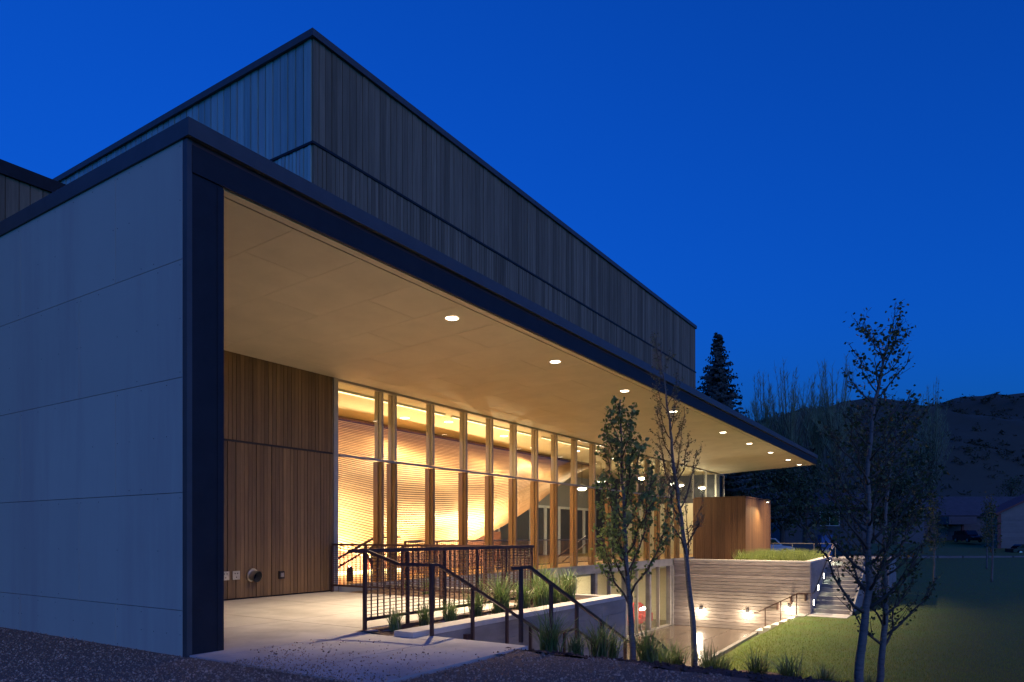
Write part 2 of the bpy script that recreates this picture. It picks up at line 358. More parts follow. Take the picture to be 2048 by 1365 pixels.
pw = emp("planter_wall", (6.94, 6.24, 0), "long low concrete planter wall beside the descending stair", "retaining wall")
MB().box(6.95, 13.8, 6.10, 6.38, -3.6, .0).build("wall_body", WALLC, pw)
MB().prism([(6.94, 6.07, .0), (13.82, 6.07, .0), (13.82, 6.40, .0), (6.94, 6.40, .0)], (0, 0, .075)).build("coping", CONC, pw)
for k in range(12): piece("formed_course", 6.96, 13.79, 6.092-.012*((k*7) % 3)/2+.004, 6.11, -3.3+k*.275+.005, -3.3+(k+1)*.275-.005, WALLC, pw)
MB().box(13.5, 13.8, 6.40, YG-.1, -3.6, .0).box(13.5, 13.8, 6.4, YG-.1, 0, .05).build("end_wall", WALLC, pw)
soil = grid_obj("planter_soil", fr(7.0, 13.5, .15)+[13.5], fr(6.38, 7.3, .1)+fr(7.3, YG, .3), lambda x, y: (.0 if y < 7.2 else -.03) + .025*math.sin(5*x+3*y)*math.sin(7*y), SOIL,
                lambda x, y: x > 11.75 or y < 7.16, kind="structure", label="bare brown soil in the planter")

st = emp("court_stair", (7.26, 5.3, 0), "concrete stair going down from the walk to the court", "stairs")
NR1, NR2, Z1 = 8, 12, -1.32
for k in range(NR1):
    x0 = 7.26 + k*.37; z = -(k+1)*(-Z1)/NR1
    piece("step", x0, x0+.37 if k < NR1-1 else 11.5, 4.62, 6.09, -3.6, z, CONC, st)
for k in range(NR2):
    x0 = 11.5 + k*.37; z = Z1 - (k+1)*(-CT+Z1)/NR2
    if k < NR2-1: piece("step", x0, x0+.37, 4.62, 6.09, -3.6, z, CONC, st)

bw = emp("board_formed_wall", (35, 9.4, CT), "board-formed concrete wall at the far end of the sunken court", "retaining wall")
MB().box(35.012, 35.45, 6.13, YG-.1, -3.6, .04).build("wall_body", FORM, bw)
r2 = random.Random(5); z = -3.3
while z < .0:
    h = min(.165, .04-z); d = r2.uniform(.0, .04)
    piece("formed_board", 34.985-d, 35.03, 6.12, YG-.11, z+.007, z+h-.007, FORM, bw); z += .167
MB().box(34.95, 35.46, 6.1, YG-.1, .042, .12).build("coping", CONC, bw)
MB().prism([(35.46, 6.12, -3.4), (41.2, 6.12, -1.4), (41.2, 6.12, .12), (35.46, 6.12, .04)], (0, .3, 0)).build("stair_side_wall", WALLC, bw)
MB().prism([(35.46, 6.10, .05), (41.2, 6.10, .13), (41.2, 6.10, .21), (35.46, 6.10, .122)], (0, .34, 0)).build("side_coping", CONC, bw)
us = emp("terrace_stair", (35, 5.3, -2.33), "lit concrete stair climbing from the lawn to the far terrace", "stairs")
MB().box(34.0, 35.6, 4.45, 6.11, -3.2, -2.33).build("landing", CONC, us)
N3 = 14
for k in range(N3):
    x0 = 35.6 + k*.40; z = -2.33 + (k+1)*(2.33+.12)/N3
    piece("step", x0, x0+.44, 4.5, 6.11, -3.2, z, WALLC, us)
MB().box(41.2, 46, 3.4, 6.11, -1.9, .12).build("top_landing", WALLC, us)
MB().prism([(35.3, 4.4, -2.6), (41.2, 4.4, -.15), (41.2, 4.4, .05), (35.3, 4.4, -2.3)], (0, .1, 0)).build("stringer", WALLC, us)
ls = emp("landing_steps", (34.5, 7.2, CT), "short steps from the wet court up to the lawn landing", "stairs")
for k in range(6):
    y1 = 8.35 - k*.36; piece("step", 33.75, 34.97, y1-.36, y1, -3.5, CT + (k+1)*.162, CONC, ls)
ter = tag(MB().box(35.46, 46.5, 6.45, YG-.1, -.6, .02).build("terrace", SOIL), "planted terrace on top of the court wall", None, None, "structure")

# ================================================================== BUILDING
BL = (11.5, 20, 0)
bd = emp("theatre_building", BL, "timber-clad theatre with a deep lit canopy and tall glass lobby", "building")
# upper volume
XB, ZP, ZM = 11.15, 13.15, 10.5
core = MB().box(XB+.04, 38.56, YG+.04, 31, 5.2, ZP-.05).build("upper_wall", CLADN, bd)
def boards_x(par, x0, x1, y, z0, z1, wmin, wmax, m, seed, xstop, th=.03, gap=.009):
    r = random.Random(seed); x = x0; rest = MB()
    while x < x1-.02:
        w = min(r.uniform(wmin, wmax), x1-x); d = r.uniform(0, .014)
        if x < xstop: piece("board", x+gap, x+w-gap, y-th-d+.01, y+.05, z0, z1, m, par)
        else: rest.box(x+gap, x+w-gap, y-th-d+.01, y+.05, z0, z1)
        x += w
    if rest.v: tag(rest.build("board_run", m, par), kind="stuff")
def boards_y(par, y0, y1, x, z0, z1, wmin, wmax, m, seed, th=.03, gap=.009, sgn=-1):
    r = random.Random(seed); y = y0
    while y < y1-.02:
        w = min(r.uniform(wmin, wmax), y1-y); d = r.uniform(0, .014)
        piece("board", x-th-d+.01, x+.05, y+gap, y+w-gap, z0, z1, m, par); y += w
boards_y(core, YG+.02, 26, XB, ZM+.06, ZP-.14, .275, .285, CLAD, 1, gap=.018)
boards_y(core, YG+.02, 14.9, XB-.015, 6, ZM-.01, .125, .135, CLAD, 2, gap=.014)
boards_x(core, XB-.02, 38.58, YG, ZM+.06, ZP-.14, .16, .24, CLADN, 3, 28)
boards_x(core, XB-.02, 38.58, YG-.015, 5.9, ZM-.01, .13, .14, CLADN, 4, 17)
MB().prism([(XB-.10, YG-.10, ZP-.17), (XB-.10, 31.1, ZP-.17), (XB-.10, 31.1, ZP), (XB-.10, YG-.10, ZP)], (27.6, 0, 0)).build("parapet_cap", CAP, bd)
piece("ledge_flashing", XB-.07, 38.62, YG-.07, YG+.02, ZM-.005, ZM+.055, DARK, bd)
piece("ledge_flashing", XB-.07, XB+.02, YG+.02, 26, ZM-.005, ZM+.055, DARK, bd)
# lower wing on the left
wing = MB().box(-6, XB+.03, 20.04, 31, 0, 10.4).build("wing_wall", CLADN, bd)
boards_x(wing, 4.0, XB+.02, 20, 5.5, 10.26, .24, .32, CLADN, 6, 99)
MB().box(-6.1, XB+.0, 19.9, 31.1, 10.262, 10.60).build("wing_cap", DARK, bd)

# end wall with panels
ew = MB().box(XW+.05, XW+.40, YF+.12, 20, -.3, 5.80).build("end_wall", DARK, bd)
rows = [(-.05, .50, (8.82, 11.42, 14.0)), (.50, 1.83, (9.72, 12.32, 14.9)), (1.83, 3.13, (8.82, 11.42, 14.0)), (3.13, 4.46, (9.72, 12.32, 14.9)), (4.46, 5.80, (8.82, 11.42, 14.0))]
for z0, z1, js in rows:
    e = [YF+.075] + list(js) + [17.5]
    for a, b in zip(e[:-1], e[1:]):
        piece("wall_panel", XW, XW+.06, a+.004, b-.004, z0+.0035, z1-.0035, PANEL, ew)
        for yy in (a+.06, (a+b)/2, b-.06):
            for zz in (z0+.07, z1-.07):
                pass
fast = MB(); r2 = random.Random(9)
for z0, z1, js in rows:
    e = [YF+.075] + list(js) + [17.5]
    for a, b in zip(e[:-1], e[1:]):
        k = 5
        for i in range(k+1):
            yy = lerp(a+.05, b-.05, i/k)
            for zz in (z0+.06, (z0+z1)/2, z1-.06):
                if r2.random() < .45: fast.tube([(XW-.002, yy, zz), (XW+.01, yy, zz)], .006, 6)
tag(fast.build("fasteners", DARK, ew), kind="stuff")
piece("corner_trim", XW-.003, XW+.06, YF-.012, YF+.07, -.05, 5.79, CAP, ew)
# dark column and canopy
MB().box(XW+.06, 5.01, YF, YF+.42, -.1, 5.43).build("corner_column", DARK, bd)
piece("column_trim", 4.93, 5.013, YF-.008, YF+.02, -.05, 5.40, DARK, bd)
def sof(y): return 5.44 - (y-7.4)*.0525
can = MB().prism([(XW+.06, YF, 5.44), (XW+.06, YF+.14, 5.47), (XW+.06, YG, sof(YG)+.06), (XW+.06, YG+1, 5.3), (XW+.06, YG+1, 5.75), (XW+.06, YF, 5.75)], (XE-XW-.06, 0, 0)).build("canopy", DARK, bd)
piece("fascia_board", XW+.058, XE+.02, YF-.02, YF+.01, 5.435, 5.74, DARK, can)
piece("fascia_reveal", XW+.058, XE+.01, YF-.005, YF+.02, 5.745, 5.80, TRIM, can)
MB().box(XW-.025, XE+.06, YF-.075, YG+1, 5.80, 6.0).build("roof_cap", CAP, can)
MB().box(XW-.025, XW+.45, YG+1, 20, 5.80, 6.0).build("end_wall_cap", CAP, bd)
MB().prism([(5.0, YF+.03, 5.425), (5.0, YF+.17, 5.425), (5.0, YF+.17, 5.45), (5.0, YF+.03, 5.45)], (XE-5.02, 0, 0)).build("soffit_trim", SOFFIT, can)
x = 5.0; col = 0; pw_ = 1.22
while x < XE-.1:
    x1 = min(x+pw_, XE-.02); cuts = [YF+.21] + ([8.6, 11.04] if col % 2 else [9.82, 12.26]) + [YG-.03]
    for a, b in zip(cuts[:-1], cuts[1:]):
        a2, b2 = a+.0025, b-.0025; p = MB()
        p.prism([(x+.0025, a2, sof(a2)), (x1-.0025, a2, sof(a2)), (x1-.0025, b2, sof(b2)), (x+.0025, b2, sof(b2))], (0, 0, .03)).build("soffit_panel", SOFFIT, can)
    x = x1; col += 1

# timber wall beside the glass, two tiers
tw = MB().box(XW+.35, 11.78, YG+.03, YG+.4, -.1, 5.25).build("timber_wall", DARK, bd)
boards_x(tw, 7.7, 11.74, YG, 3.345, 5.19, .095, .105, CEDAR, 11, 99, th=.02, gap=.004)
boards_x(tw, 7.7, 11.74, YG, .03, 3.30, .095, .105, CEDAR, 12, 99, th=.02, gap=.004)
piece("wall_joint", 7.7, 11.74, YG-.024, YG+.03, 3.303, 3.342, DARK, tw)
piece("end_post", 11.745, 11.88, YG-.06, YG+.2, 0, 5.17, ALU, tw)
# lobby shell
SL = .13
MB().box(11.9, 44.2, YG-.06, YG+.12, -.22, SL).build("slab_edge", WALLC, bd)
MB().box(11.9, 43.9, YG+.13, 25, -.2, SL).build("lobby_floor", IFLOOR, bd)
MB().box(11.9, 43.9, YG+.14, 24.9, 5.17, 5.3).build("lobby_ceiling", CEIL, bd)
MB().box(11.86, 43.9, 21.5, 21.8, SL, 5.17).build("lobby_back_wall", GREYW, bd)
for k in range(7):
    x0 = 31.5 + k*1.7
    piece("door_leaf", x0+.1, x0+1.5, 21.44, 21.47, SL+.05, 3.0, BULK, bd)
    for a, b in ((x0-.06, x0+.1), (x0+1.5, x0+1.62)): piece("door_frame", a, b, 21.38, 21.49, SL, 3.15, WHITE, bd)
    piece("door_frame", x0+.103, x0+1.497, 21.38, 21.49, 3.003, 3.15, WHITE, bd)
MB().box(11.62, 11.9, YG+.2, 21.5, SL, 5.17).build("lobby_side_wall", CREAM, bd)
endw = MB().box(43.6, 43.9, YG+.1, 25, 3.4, 5.17).build("bulkhead", BULK, bd)
MB().box(43.62, 43.9, YG+.1, 19.2, SL, 3.4).build("lobby_end_wall", CREAM, bd)
for k in range(4):
    y0 = 19.2 + k*1.2
    d = MB().box(43.64, 43.7, y0+.12, y0+1.08, SL+.1, 3.2).build("door_panel", BULK, bd)
    for a, b in ((y0, y0+.12), (y0+1.08, y0+1.2)): piece("door_frame", 43.58, 43.72, a+.003, b-.003, SL, 3.38, WHITE, bd)
    piece("door_frame", 43.58, 43.72, y0+.123, y0+1.077, 3.2, 3.38, WHITE, bd)
for k in range(6): piece("panel_reveal", 43.612, 43.63, 13.1+k*1.02, 13.13+k*1.02, SL, 3.4, WHITE, bd)
# glazing
MX = [13.37, 13.88, 15.46, 17.03, 18.42, 19.82, 21.23, 22.64, 24.2, 25.8, 27.34, 28.85, 30.3, 31.65, 33.0, 34.45, 35.8, 38.2, 40.5, 42.4, 44.05]
ZT = 3.30
cw = MB().box(11.9, 44.1, YG-.03, YG+.09, 5.095, 5.165).build("curtain_wall_head", ALU, bd)
edges = [11.88] + MX
for i, xm in enumerate(MX):
    piece("mullion", xm, xm+.065, YG-.07, YG+.03, ZT+.04 if xm < 38 else 3.4, 5.09, ALU, cw)
    if xm < 38:
        piece("mullion", xm-.005, xm+.075, YG-.075, YG+.03, SL+.002, ZT-.04, GLULAM, cw)
        piece("timber_column", xm-.03, xm+.085, YG+.05, YG+.21, SL+.002, ZT-.03, GLULAM, cw)
        piece("timber_column", xm-.01, xm+.06, YG+.05, YG+.18, ZT+.03, 5.165, COLU, cw)
        for zz in (2.15, 2.2): pass
for a, b in zip(edges[:-1], edges[1:]):
    x0, x1 = a+.07, b-.003
    if b < 38: piece("transom", x0, x1+.07, YG-.045, YG+.02, ZT-.028, ZT+.028, ALU, cw)
    lo = ZT+.04 if b < 38 else 3.42
    piece("glass_pane", x0+.002, x1-.002, YG-.006, YG+.006, lo, 5.09, GLASS, cw)
    if b < 38: piece("glass_pane", x0+.002, x1-.002, YG-.006, YG+.006, SL+.004, ZT-.04, GLASS, cw)
piece("corner_glass_pane", 44.09, 44.10, YG+.03, 16, 3.42, 5.09, GLASS, cw)
# lower storey behind the court
MB().box(11.9, 44, YG+.4, 22, CT-.2, CT-.003).build("lower_floor", COURT, bd)
MB().box(11.9, 44, 17.2, 17.5, CT, -.21).build("lower_back_wall", CREAM, bd)
MB().box(13.6, 44, YG+.13, 17.2, -.32, -.23).build("lower_ceiling", CEIL, bd)
MB().box(36.6, 36.9, YG+.1, 17.2, CT, -.33).build("lower_end_wall", CREAM, bd)
MB().prism([(21.0, 14.2, -.33), (27.2, 14.2, -.33), (24.0, 14.2, -1.9), (21.0, 14.2, -3.2)], (0, 1.6, 0)).build("lower_stair_soffit", CEDARB, bd)
LX = [14.0, 16.4, 18.4, 20.4, 22.6, 24.2, 25.8, 27.34, 28.85, 30.3, 31.65, 33.0, 34.4]
lw = MB().box(13.85, 35.0, YG-.04, YG+.1, CT, CT+.09).build("lower_glazing_sill", ALU, bd)
for i, xm in enumerate(LX):
    big = i % 2 == 0
    piece("lower_mullion", xm, xm+(.20 if big else .07), YG-(.10 if big else .05), YG+.12, CT+.092, -.222, WALLC if big else ALU, lw)
for a, b in zip(LX[:-1], LX[1:]): piece("lower_glass_pane", a+.205, b-.003, YG-.006, YG+.006, CT+.093, -.223, GLASS, lw)
piece("lower_end_jamb", 34.75, 34.98, YG-.1, YG+.12, CT, -.222, WALLC, lw)
piece("lower_glass_pane", 34.48, 34.74, YG-.006, YG+.006, CT+.093, -.223, GLASS, lw)

# slatted hull of the auditorium inside the lobby
zbX = [11.9, 14.5, 16, 18, 21.6, 24.1, 26.9, 28.7, 31.2, 33.6]; zbZ = [1.55, .95, .62, .70, 1.10, 1.75, 2.7, 3.4, 4.35, 5.0]
def hull(x, v):
    zb = interp(x, zbX, zbZ); k = (5.0-zb)/4.3
    return Vector((x, 16.85 - 2.1*k*math.sin(math.pi*min(1, v*.86))**1.15 - .25*v*k, 5.05 - v*(5.05-zb) if v < .0 else 5.05 - (5.05-zb)*(1-(1-v)**1.0)))
hu = emp("slatted_hull", (22, 16, SL), "glowing timber-slatted curved auditorium wall seen through the lobby glass", "curved wall")
NS = 62; hx = np.linspace(11.92, 33.6, 56)
bk = MB(); bk.smooth = True
for x in hx: bk.v += [tuple(hull(x, v) + Vector((0, .07, 0))) for v in np.linspace(0, 1, 24)]
for i in range(len(hx)-1):
    for j in range(23): a = i*24+j; bk.f.append((a, a+24, a+25, a+1))
bk.build("hull_backing", SLATB, hu)
for k in range(NS):
    v0, v1 = (k+.2)/NS, (k+.80)/NS; m = MB()
    for x in hx:
        a, b = hull(x, v0), hull(x, v1); m.v += [tuple(a), tuple(b), tuple(b+Vector((0, .05, 0))), tuple(a+Vector((0, .05, 0)))]
    for i in range(len(hx)-1):
        for j in range(4): a = i*4+j; b = i*4+(j+1) % 4; m.f.append((a, a+4, b+4, b))
    m.build("slat", SLAT, hu)
MB().box(11.92, 33.7, 16.80, 16.95, 5.05, 5.165).build("top_trim", SLATB, hu)
MB().box(11.95, 16.6, 16.2, 16.35, SL, 1.5).build("kick_wall", KICK, hu)
MB().box(16.61, 24, 16.2, 16.35, SL, 1.5).build("dark_kick_wall", SLATB, hu)
led = MB().box(12.0, 17.6, 15.62, 15.70, SL+.02, SL+.13).build("led_strip", LEDM, hu)
area("led_strip_light", (14.8, 15.6, SL+.2), (14.8, 16.4, .95), 450, 5.4, .1, (1, .72, .36), hu)

# ------------------------------------------------------------------ lamps
def downlight(loc, r, label, group, energy, ang, col, aim=None):
    e = emp("recessed_downlight", loc, label, "downlight", group)
    MB().lathe(loc, [(r*1.18, -.012), (r*1.18, .0), (r*1.0, .0), (r*1.0, -.004)], 20).build("trim_ring", WHITE, e)
    MB().disc((loc[0], loc[1], loc[2]-.008), r, 20).build("lens", LENS, e)
    l = Vector(loc) - Vector((0, 0, .03)); spot("lamp", l, aim or l - Vector((0, 0, 1)), energy, ang, col, e, 1.0, r*.8)
ordn = ["nearest the dark corner column", "second from the corner column", "third from the corner column", "fourth from the corner column", "fifth from the corner column", "sixth from the corner column", "third from the far canopy tip", "second from the far canopy tip", "at the far canopy tip"]
for i, x in enumerate((10.3, 14.2, 18.15, 22.05, 27.6, 31.6, 35.6, 39.6, 42.6)):
    y = 8.05; downlight((x, y, sof(y)-.001), .115, "round recessed canopy downlight, " + ordn[i], "canopy downlights", 3600, 104, NEUT)
for i, (x, y) in enumerate(((17.1, 15.3), (18.5, 14.6), (22.3, 14.9), (26.0, 15.8), (28.1, 14.8), (31.8, 14.75))):
    downlight((x, y, 5.165), .14, "recessed lobby ceiling light, %s counting away from the timber wall" % ["first", "second", "third", "fourth", "fifth", "sixth"][i], "lobby ceiling lights", 520, 160, WARM)
for i, (x, y, aim, en) in enumerate(((13.2, 13.75, (13.9, 15.2, 1.9), 1900), (16.6, 13.75, (16.6, 15.2, 2.0), 1100), (20.4, 13.85, (19.8, 15.0, 1.6), 2300), (22.4, 13.85, (22.0, 15.2, 1.7), 2300), (26.2, 13.85, (26.2, 15.6, 3.6), 800))):
    e = emp("floor_uplight", (x, y, SL), "small bright floor uplight just inside the lobby glass, %s from the timber wall" % ["first", "second", "third", "fourth", "fifth"][i], "floor uplight", "lobby floor uplights")
    MB().lathe((x, y, SL), [(.09, 0), (.09, .30), (.07, .36), (.07, .38)], 14).build("housing", DARK, e)
    MB().disc((x, y, SL+.385), .065, 14, 1).build("lens", GLOBE, e)
    spot("lamp", (x, y, SL+.42), aim, en*.68, 150 if i in (2, 3) else 100, (1, .75, .44), e, .9, .04)
for i, (x0, x1) in enumerate(((12.1, 17.2), (17.6, 22.8), (23.2, 28.6))):
    e = emp("linear_ceiling_lamp", (x0, 13.75, 5.1), "long bright lamp strip on the lobby ceiling just inside the glass, %s of three" % ["first", "second", "third"][i], "strip lamp", "lobby strip lamps")
    MB().box(x0, x1, 13.70, 13.80, 5.11, 5.165).build("housing", WHITE, e)
    MB().box(x0+.03, x1-.03, 13.715, 13.785, 5.10, 5.109).build("diffuser", STRIPM, e)
    area("lamp", ((x0+x1)/2, 13.75, 5.09), ((x0+x1)/2, 15.9, 2.6), (190, 190, 140)[i], x1-x0-.1, .12, (1, .72, .38), e)
def pendant(x, y, z, i):
    e = emp("pendant_lamp", (x, y, z), "glass pendant lamp hanging in the far lobby, %s along the glass" % ["first", "second", "third", "fourth", "fifth", "sixth"][i], "pendant lamp", "lobby pendants")
    MB().lathe((x, y, z), [(.02, .22), (.10, .16), (.28, .05), (.30, .0), (.26, -.03)], 18).build("shade", STEEL, e)
    MB().lathe((x, y, z), [(.25, -.02), (.22, -.08), (.12, -.13), (.01, -.145)], 18).build("globe", LENS, e)
    MB().tube([(x, y, z+.2), (x, y, 5.17)], .012, 5).build("stem", DARK, e)
    point("lamp", (x, y, z-.3), 110, (1, .86, .55), e, .15)
for i, p in enumerate(((31.5, 16.3, 3.75), (33.5, 16.2, 4.25), (36.2, 15.0, 4.55), (38.5, 14.3, 4.35), (40.0, 14.2, 4.35), (42.0, 13.5, 4.3))): pendant(*p, i)
lc = emp("lower_lobby_light", (30, 15, -.4), "ceiling light panel of the lower lobby", "ceiling light")
for x in (18, 23, 28, 33):
    MB().box(x-.6, x+.6, 15.0, 15.3, -.36, -.325).build("diffuser", LENS, lc)
    area("lamp", (x, 15.15, -.4), (x, 15.15, -3), 150, 1.2, .5, (1, .80, .48), lc)
for i, (y, zz) in enumerate(((11.3, -2.54), (8.99, -2.53), (7.04, -2.17))):
    e = emp("wall_sconce", (34.95, y, zz), "bright wall sconce low on the board-formed wall, %s" % ["beside the lobby glass", "middle of the three", "behind the stair handrail"][i], "wall light", "court wall sconces")
    MB().box(34.86, 34.97, y-.07, y+.07, zz+.10, zz+.26).build("housing", DARK, e)
    MB().lathe((34.86, y, zz), [(.0, .09), (.06, .08), (.085, .02), (.085, -.03), (.05, -.08), (.0, -.09)], 16).build("globe", GLOBE, e)
    point("lamp", (34.5, y, zz-.02), 55, (1, .83, .55), e, .07)
for i, (x, zz) in enumerate(((35.55, -1.85), (36.8, -1.22), (38.35, -.72), (40.2, -.12))):
    e = emp("step_light", (x, 6.11, zz), "slim recessed step light in the stair side wall, %s from the bottom" % ["first", "second", "third", "fourth"][i], "step light", "stair wall step lights")
    MB().box(x-.08, x+.08, 6.075, 6.115, zz-.17, zz+.17).build("frame", STEEL, e)
    MB().box(x-.055, x+.055, 6.066, 6.078, zz-.13, zz+.13).build("lens", STEPL, e)
    spot("lamp", (x, 6.04, zz), (x, 5.0, zz-.9), 16, 140, (.95, .95, .62) if i < 2 else (.75, 1, .72), e, .6, .06)

# ------------------------------------------------------------------ timber box at the far end
tb = emp("timber_box", (41, 11.4, .1), "red-brown timber-clad box standing below the far end of the canopy", "timber box")
MB().box(38.33, 43.97, 9.98, YG+.0, .0, 3.40).build("box_core", CEDARB, tb)
b1 = MB(); y = 9.95
while y < YG-.08: b1.box(38.30, 38.34, y+.004, y+.096, .02, 3.38); y += .1
tag(b1.build("front_boards", CEDARB, tb), kind="stuff")
b1 = MB(); x = 38.32
while x < 43.95: b1.box(x+.004, x+.096, 9.95, 9.99, .02, 3.38); x += .1
tag(b1.build("side_boards", CEDARB, tb), kind="stuff")
MB().box(38.27, 44.0, 9.92, YG-.1, 3.382, 3.46).build("box_cap", CEDARB, tb)
fl = emp("box_floodlight", (41.0, 9.9, 3.3), "small dark floodlight on a short arm high on the timber box", "floodlight")
MB().box(40.97, 41.03, 9.45, 9.945, 3.36, 3.40).build("arm", DARK, fl)
MB().box(40.9, 41.1, 9.36, 9.5, 3.22, 3.38).build("housing", DARK, fl)
MB().box(40.93, 41.07, 9.38, 9.48, 3.208, 3.219).build("lens", LENS, fl)
spot("lamp", (41.0, 9.43, 3.16), (40.2, 8.7, 0), 480, 150, (1, .80, .42), fl, .8, .05)

# ================================================================== RAILINGS
def guard():
    g = emp("guard_railing", (7.12, 7.12, 0), "L-shaped rusty steel guard railing with wire mesh at the plaza edge", "railing")
    H = 1.13; x0, x1, y0, y1 = 7.12, 11.62, 7.12, 12.7
    MB().bar([(x0-.28, y0, H), (x1+.06, y0, H)], .055).build("top_rail", RAIL, g)
    MB().bar([(x1, y0+.03, H-.004), (x1, y1, H-.004)], .05).build("top_rail", RAIL, g)
    MB().bar([(x0, y0, .16), (x1, y0, .16)], .045).build("bottom_rail", RAIL, g)
    MB().bar([(x1, y0+.03, .16), (x1, y1, .16)], .045).build("bottom_rail", RAIL, g)
    for k in range(6): xx = lerp(x0, x1, k/5); MB().bar([(xx, y0, 0), (xx, y0, H-.03)], .044).build("post", RAIL, g)
    for k in range(1, 6): yy = lerp(y0, y1, k/5); MB().bar([(x1, yy, 0), (x1, yy, H-.03)], .052).build("post", RAIL, g)
    for k in range(1, 36):
        if k % 7: xx = lerp(x0, x1, k/35); piece("picket", xx-.009, xx+.009, y0-.006, y0+.006, .18, H-.03, RAIL, g)
    for k in range(1, 42):
        yy = lerp(y0, y1, k/42); piece("picket", x1-.006, x1+.006, yy-.009, yy+.009, .18, H-.03, RAIL, g)
    w = MB(); z = .22
    while z < H-.05:
        w.tube([(x0+.02, y0-.012, z), (x1, y0-.012, z)], .0048, 4, False); w.tube([(x1-.012, y0, z), (x1-.012, y1, z)], .0048, 4, False); z += .05
    tag(w.build("wire_mesh", RAIL, g), kind="stuff")
guard()
lr = emp("stair_handrail", (7.23, 6.03, 0), "rusty steel handrail running down beside the planter wall", "handrail")
YL = 5.99
def rail_bar(path, par, w=.040): return MB().bar(path, w).build("rail", RAIL, par)
rail_bar([(7.05, 7.22, 1.13), (7.13, 7.06, 1.12), (7.16, 6.50, .95), (7.22, 6.02, .95)], lr)
rail_bar([(7.20, YL+.02, .95), (7.36, YL, .95), (10.28, YL, -.36), (11.3, YL, -.36), (15.8, YL, -2.38), (16.1, YL, -2.38)], lr)
for xx, zb_, zt in ((7.23, 0, .94), (8.15, -.5, .59), (9.05, -.85, .19), (9.75, -1.2, -.13), (10.9, -1.32, -.37), (12.4, -1.9, -.87), (13.9, -2.5, -1.54)):
    MB().bar([(xx, YL, zb_), (xx, YL, zt)], .042).build("post", RAIL, lr)
    if xx > 8: MB().box(xx-.10, xx-.02, YL+.02, 6.098, zb_+.1, zb_+.42).build("wall_bracket", RAIL, lr)
rr = emp("stair_handrail", (7.45, 4.70, 0), "rusty steel handrail on the open side of the stair, by the grass clumps", "handrail")
YR = 4.70
rail_bar([(7.22, YR, .94), (7.62, YR, .94), (10.75, YR, -.42), (10.98, YR, -.42)], rr)
for xx, zb_, zt in ((7.42, 0, .93), (8.18, -.5, .69), (8.92, -.85, .37), (9.75, -1.1, .0), (10.62, -1.32, -.38)):
    MB().bar([(xx, YR, zb_), (xx, YR, zt)], .043).build("post", RAIL, rr)
r3 = emp("stair_handrail", (11.6, 4.70, -1.3), "short lower handrail near the foot of the stair", "handrail")
rail_bar([(11.4, YR, -.44), (11.75, YR, -.44), (15.8, YR, -2.33), (16.1, YR, -2.33)], r3)
for xx, zb_, zt in ((11.62, -1.32, -.45), (12.45, -1.9, -.8), (13.6, -2.4, -1.33), (15, -3, -2)): MB().bar([(xx, YR, zb_), (xx, YR, zt)], .043).build("post", RAIL, r3)
cr = emp("stair_handrail", (34.6, 7.3, -2.8), "thin rusty handrail in front of the board-formed wall", "handrail")
MB().bar([(34.7, 8.62, -2.40), (34.7, 8.45, -2.38), (34.7, 6.6, -1.36), (34.7, 6.05, -1.36)], .04).build("rail", RAIL, cr)
for yy, z0, z1 in ((8.0, -3.0, -2.14), (7.3, -2.75, -1.76), (6.6, -2.34, -1.37)): MB().bar([(34.3, yy, z0), (34.3, yy, z1)], .04).build("post", RAIL, cr)
MB().bar([(34.3, 8.05, -2.15), (34.3, 6.55, -1.36), (34.3, 6.1, -1.36)], .04).build("rail", RAIL, cr)
for yy, zz in ((7.55, -2.0), (6.95, -1.68), (6.3, -1.5)): MB().box(34.72, 34.97, yy-.03, yy+.03, zz-.22, zz+.1).build("wall_bracket", RAIL, cr)
sr = emp("stair_handrail", (36, 6.0, -1.4), "dark handrail climbing the side wall of the terrace stair", "handrail")
MB().bar([(35.2, 6.04, -1.38), (35.6, 6.04, -1.36), (41.2, 6.04, .92)], .04).build("rail", RAIL, sr)
tr = emp("terrace_railing", (44, 8, .1), "thin pale terrace railing behind the bright planted grass", "railing")
MB().bar([(44, 9.9, .86), (44, 6.3, .86), (40.4, 6.2, .3)], .04).build("top_rail", RAILG, tr)
for yy in (9.8, 8.7, 7.5, 6.35): MB().bar([(44, yy, 0), (44, yy, .84)], .035).build("post", RAILG, tr)
# interior balustrade
ib = emp("lobby_balustrade", (20, 14.3, SL), "steel balustrade with pickets inside the lobby glass", "railing")
MB().bar([(15.0, 13.42, 1.17), (28, 13.42, 1.17)], .05).build("top_rail", RAILG, ib)
MB().bar([(15.0, 13.42, .25), (28, 13.42, .25)], .03).build("bottom_rail", RAIL, ib)
for k in range(10): xx = 15 + k*13/9; MB().bar([(xx, 13.42, SL), (xx, 13.42, 1.15)], .05).build("post", RAIL, ib)
w = MB()
for k in range(130): w.box(15.05+k*.1, 15.062+k*.1, 13.415, 13.425, .27, 1.14)
tag(w.build("pickets", RAIL, ib), kind="stuff")
isr = emp("lobby_stair_rail", (13.2, 14.2, SL), "pair of sloping handrails of the lobby stair behind the first pane", "handrail")
MB().bar([(11.95, 13.25, .62), (13.6, 13.25, 1.28), (14.6, 13.25, 1.3)], .05).build("rail", RAIL, isr)
MB().bar([(11.95, 13.35, .35), (13.9, 13.35, 1.15)], .04).build("rail", RAIL, isr)
MB().bar([(13.2, 13.28, 1.0), (13.9, 13.3, SL+.05)], .06).build("post", RAIL, isr)
is2 = emp("lobby_stair_rail", (29, 15, SL), "sloping stair railing deep in the far lobby behind the leafy tree", "handrail")
MB().bar([(25.3, 14.6, .2), (28.6, 14.6, 1.3), (31.5, 14.6, 1.3)], .05).build("rail", RAIL, is2)
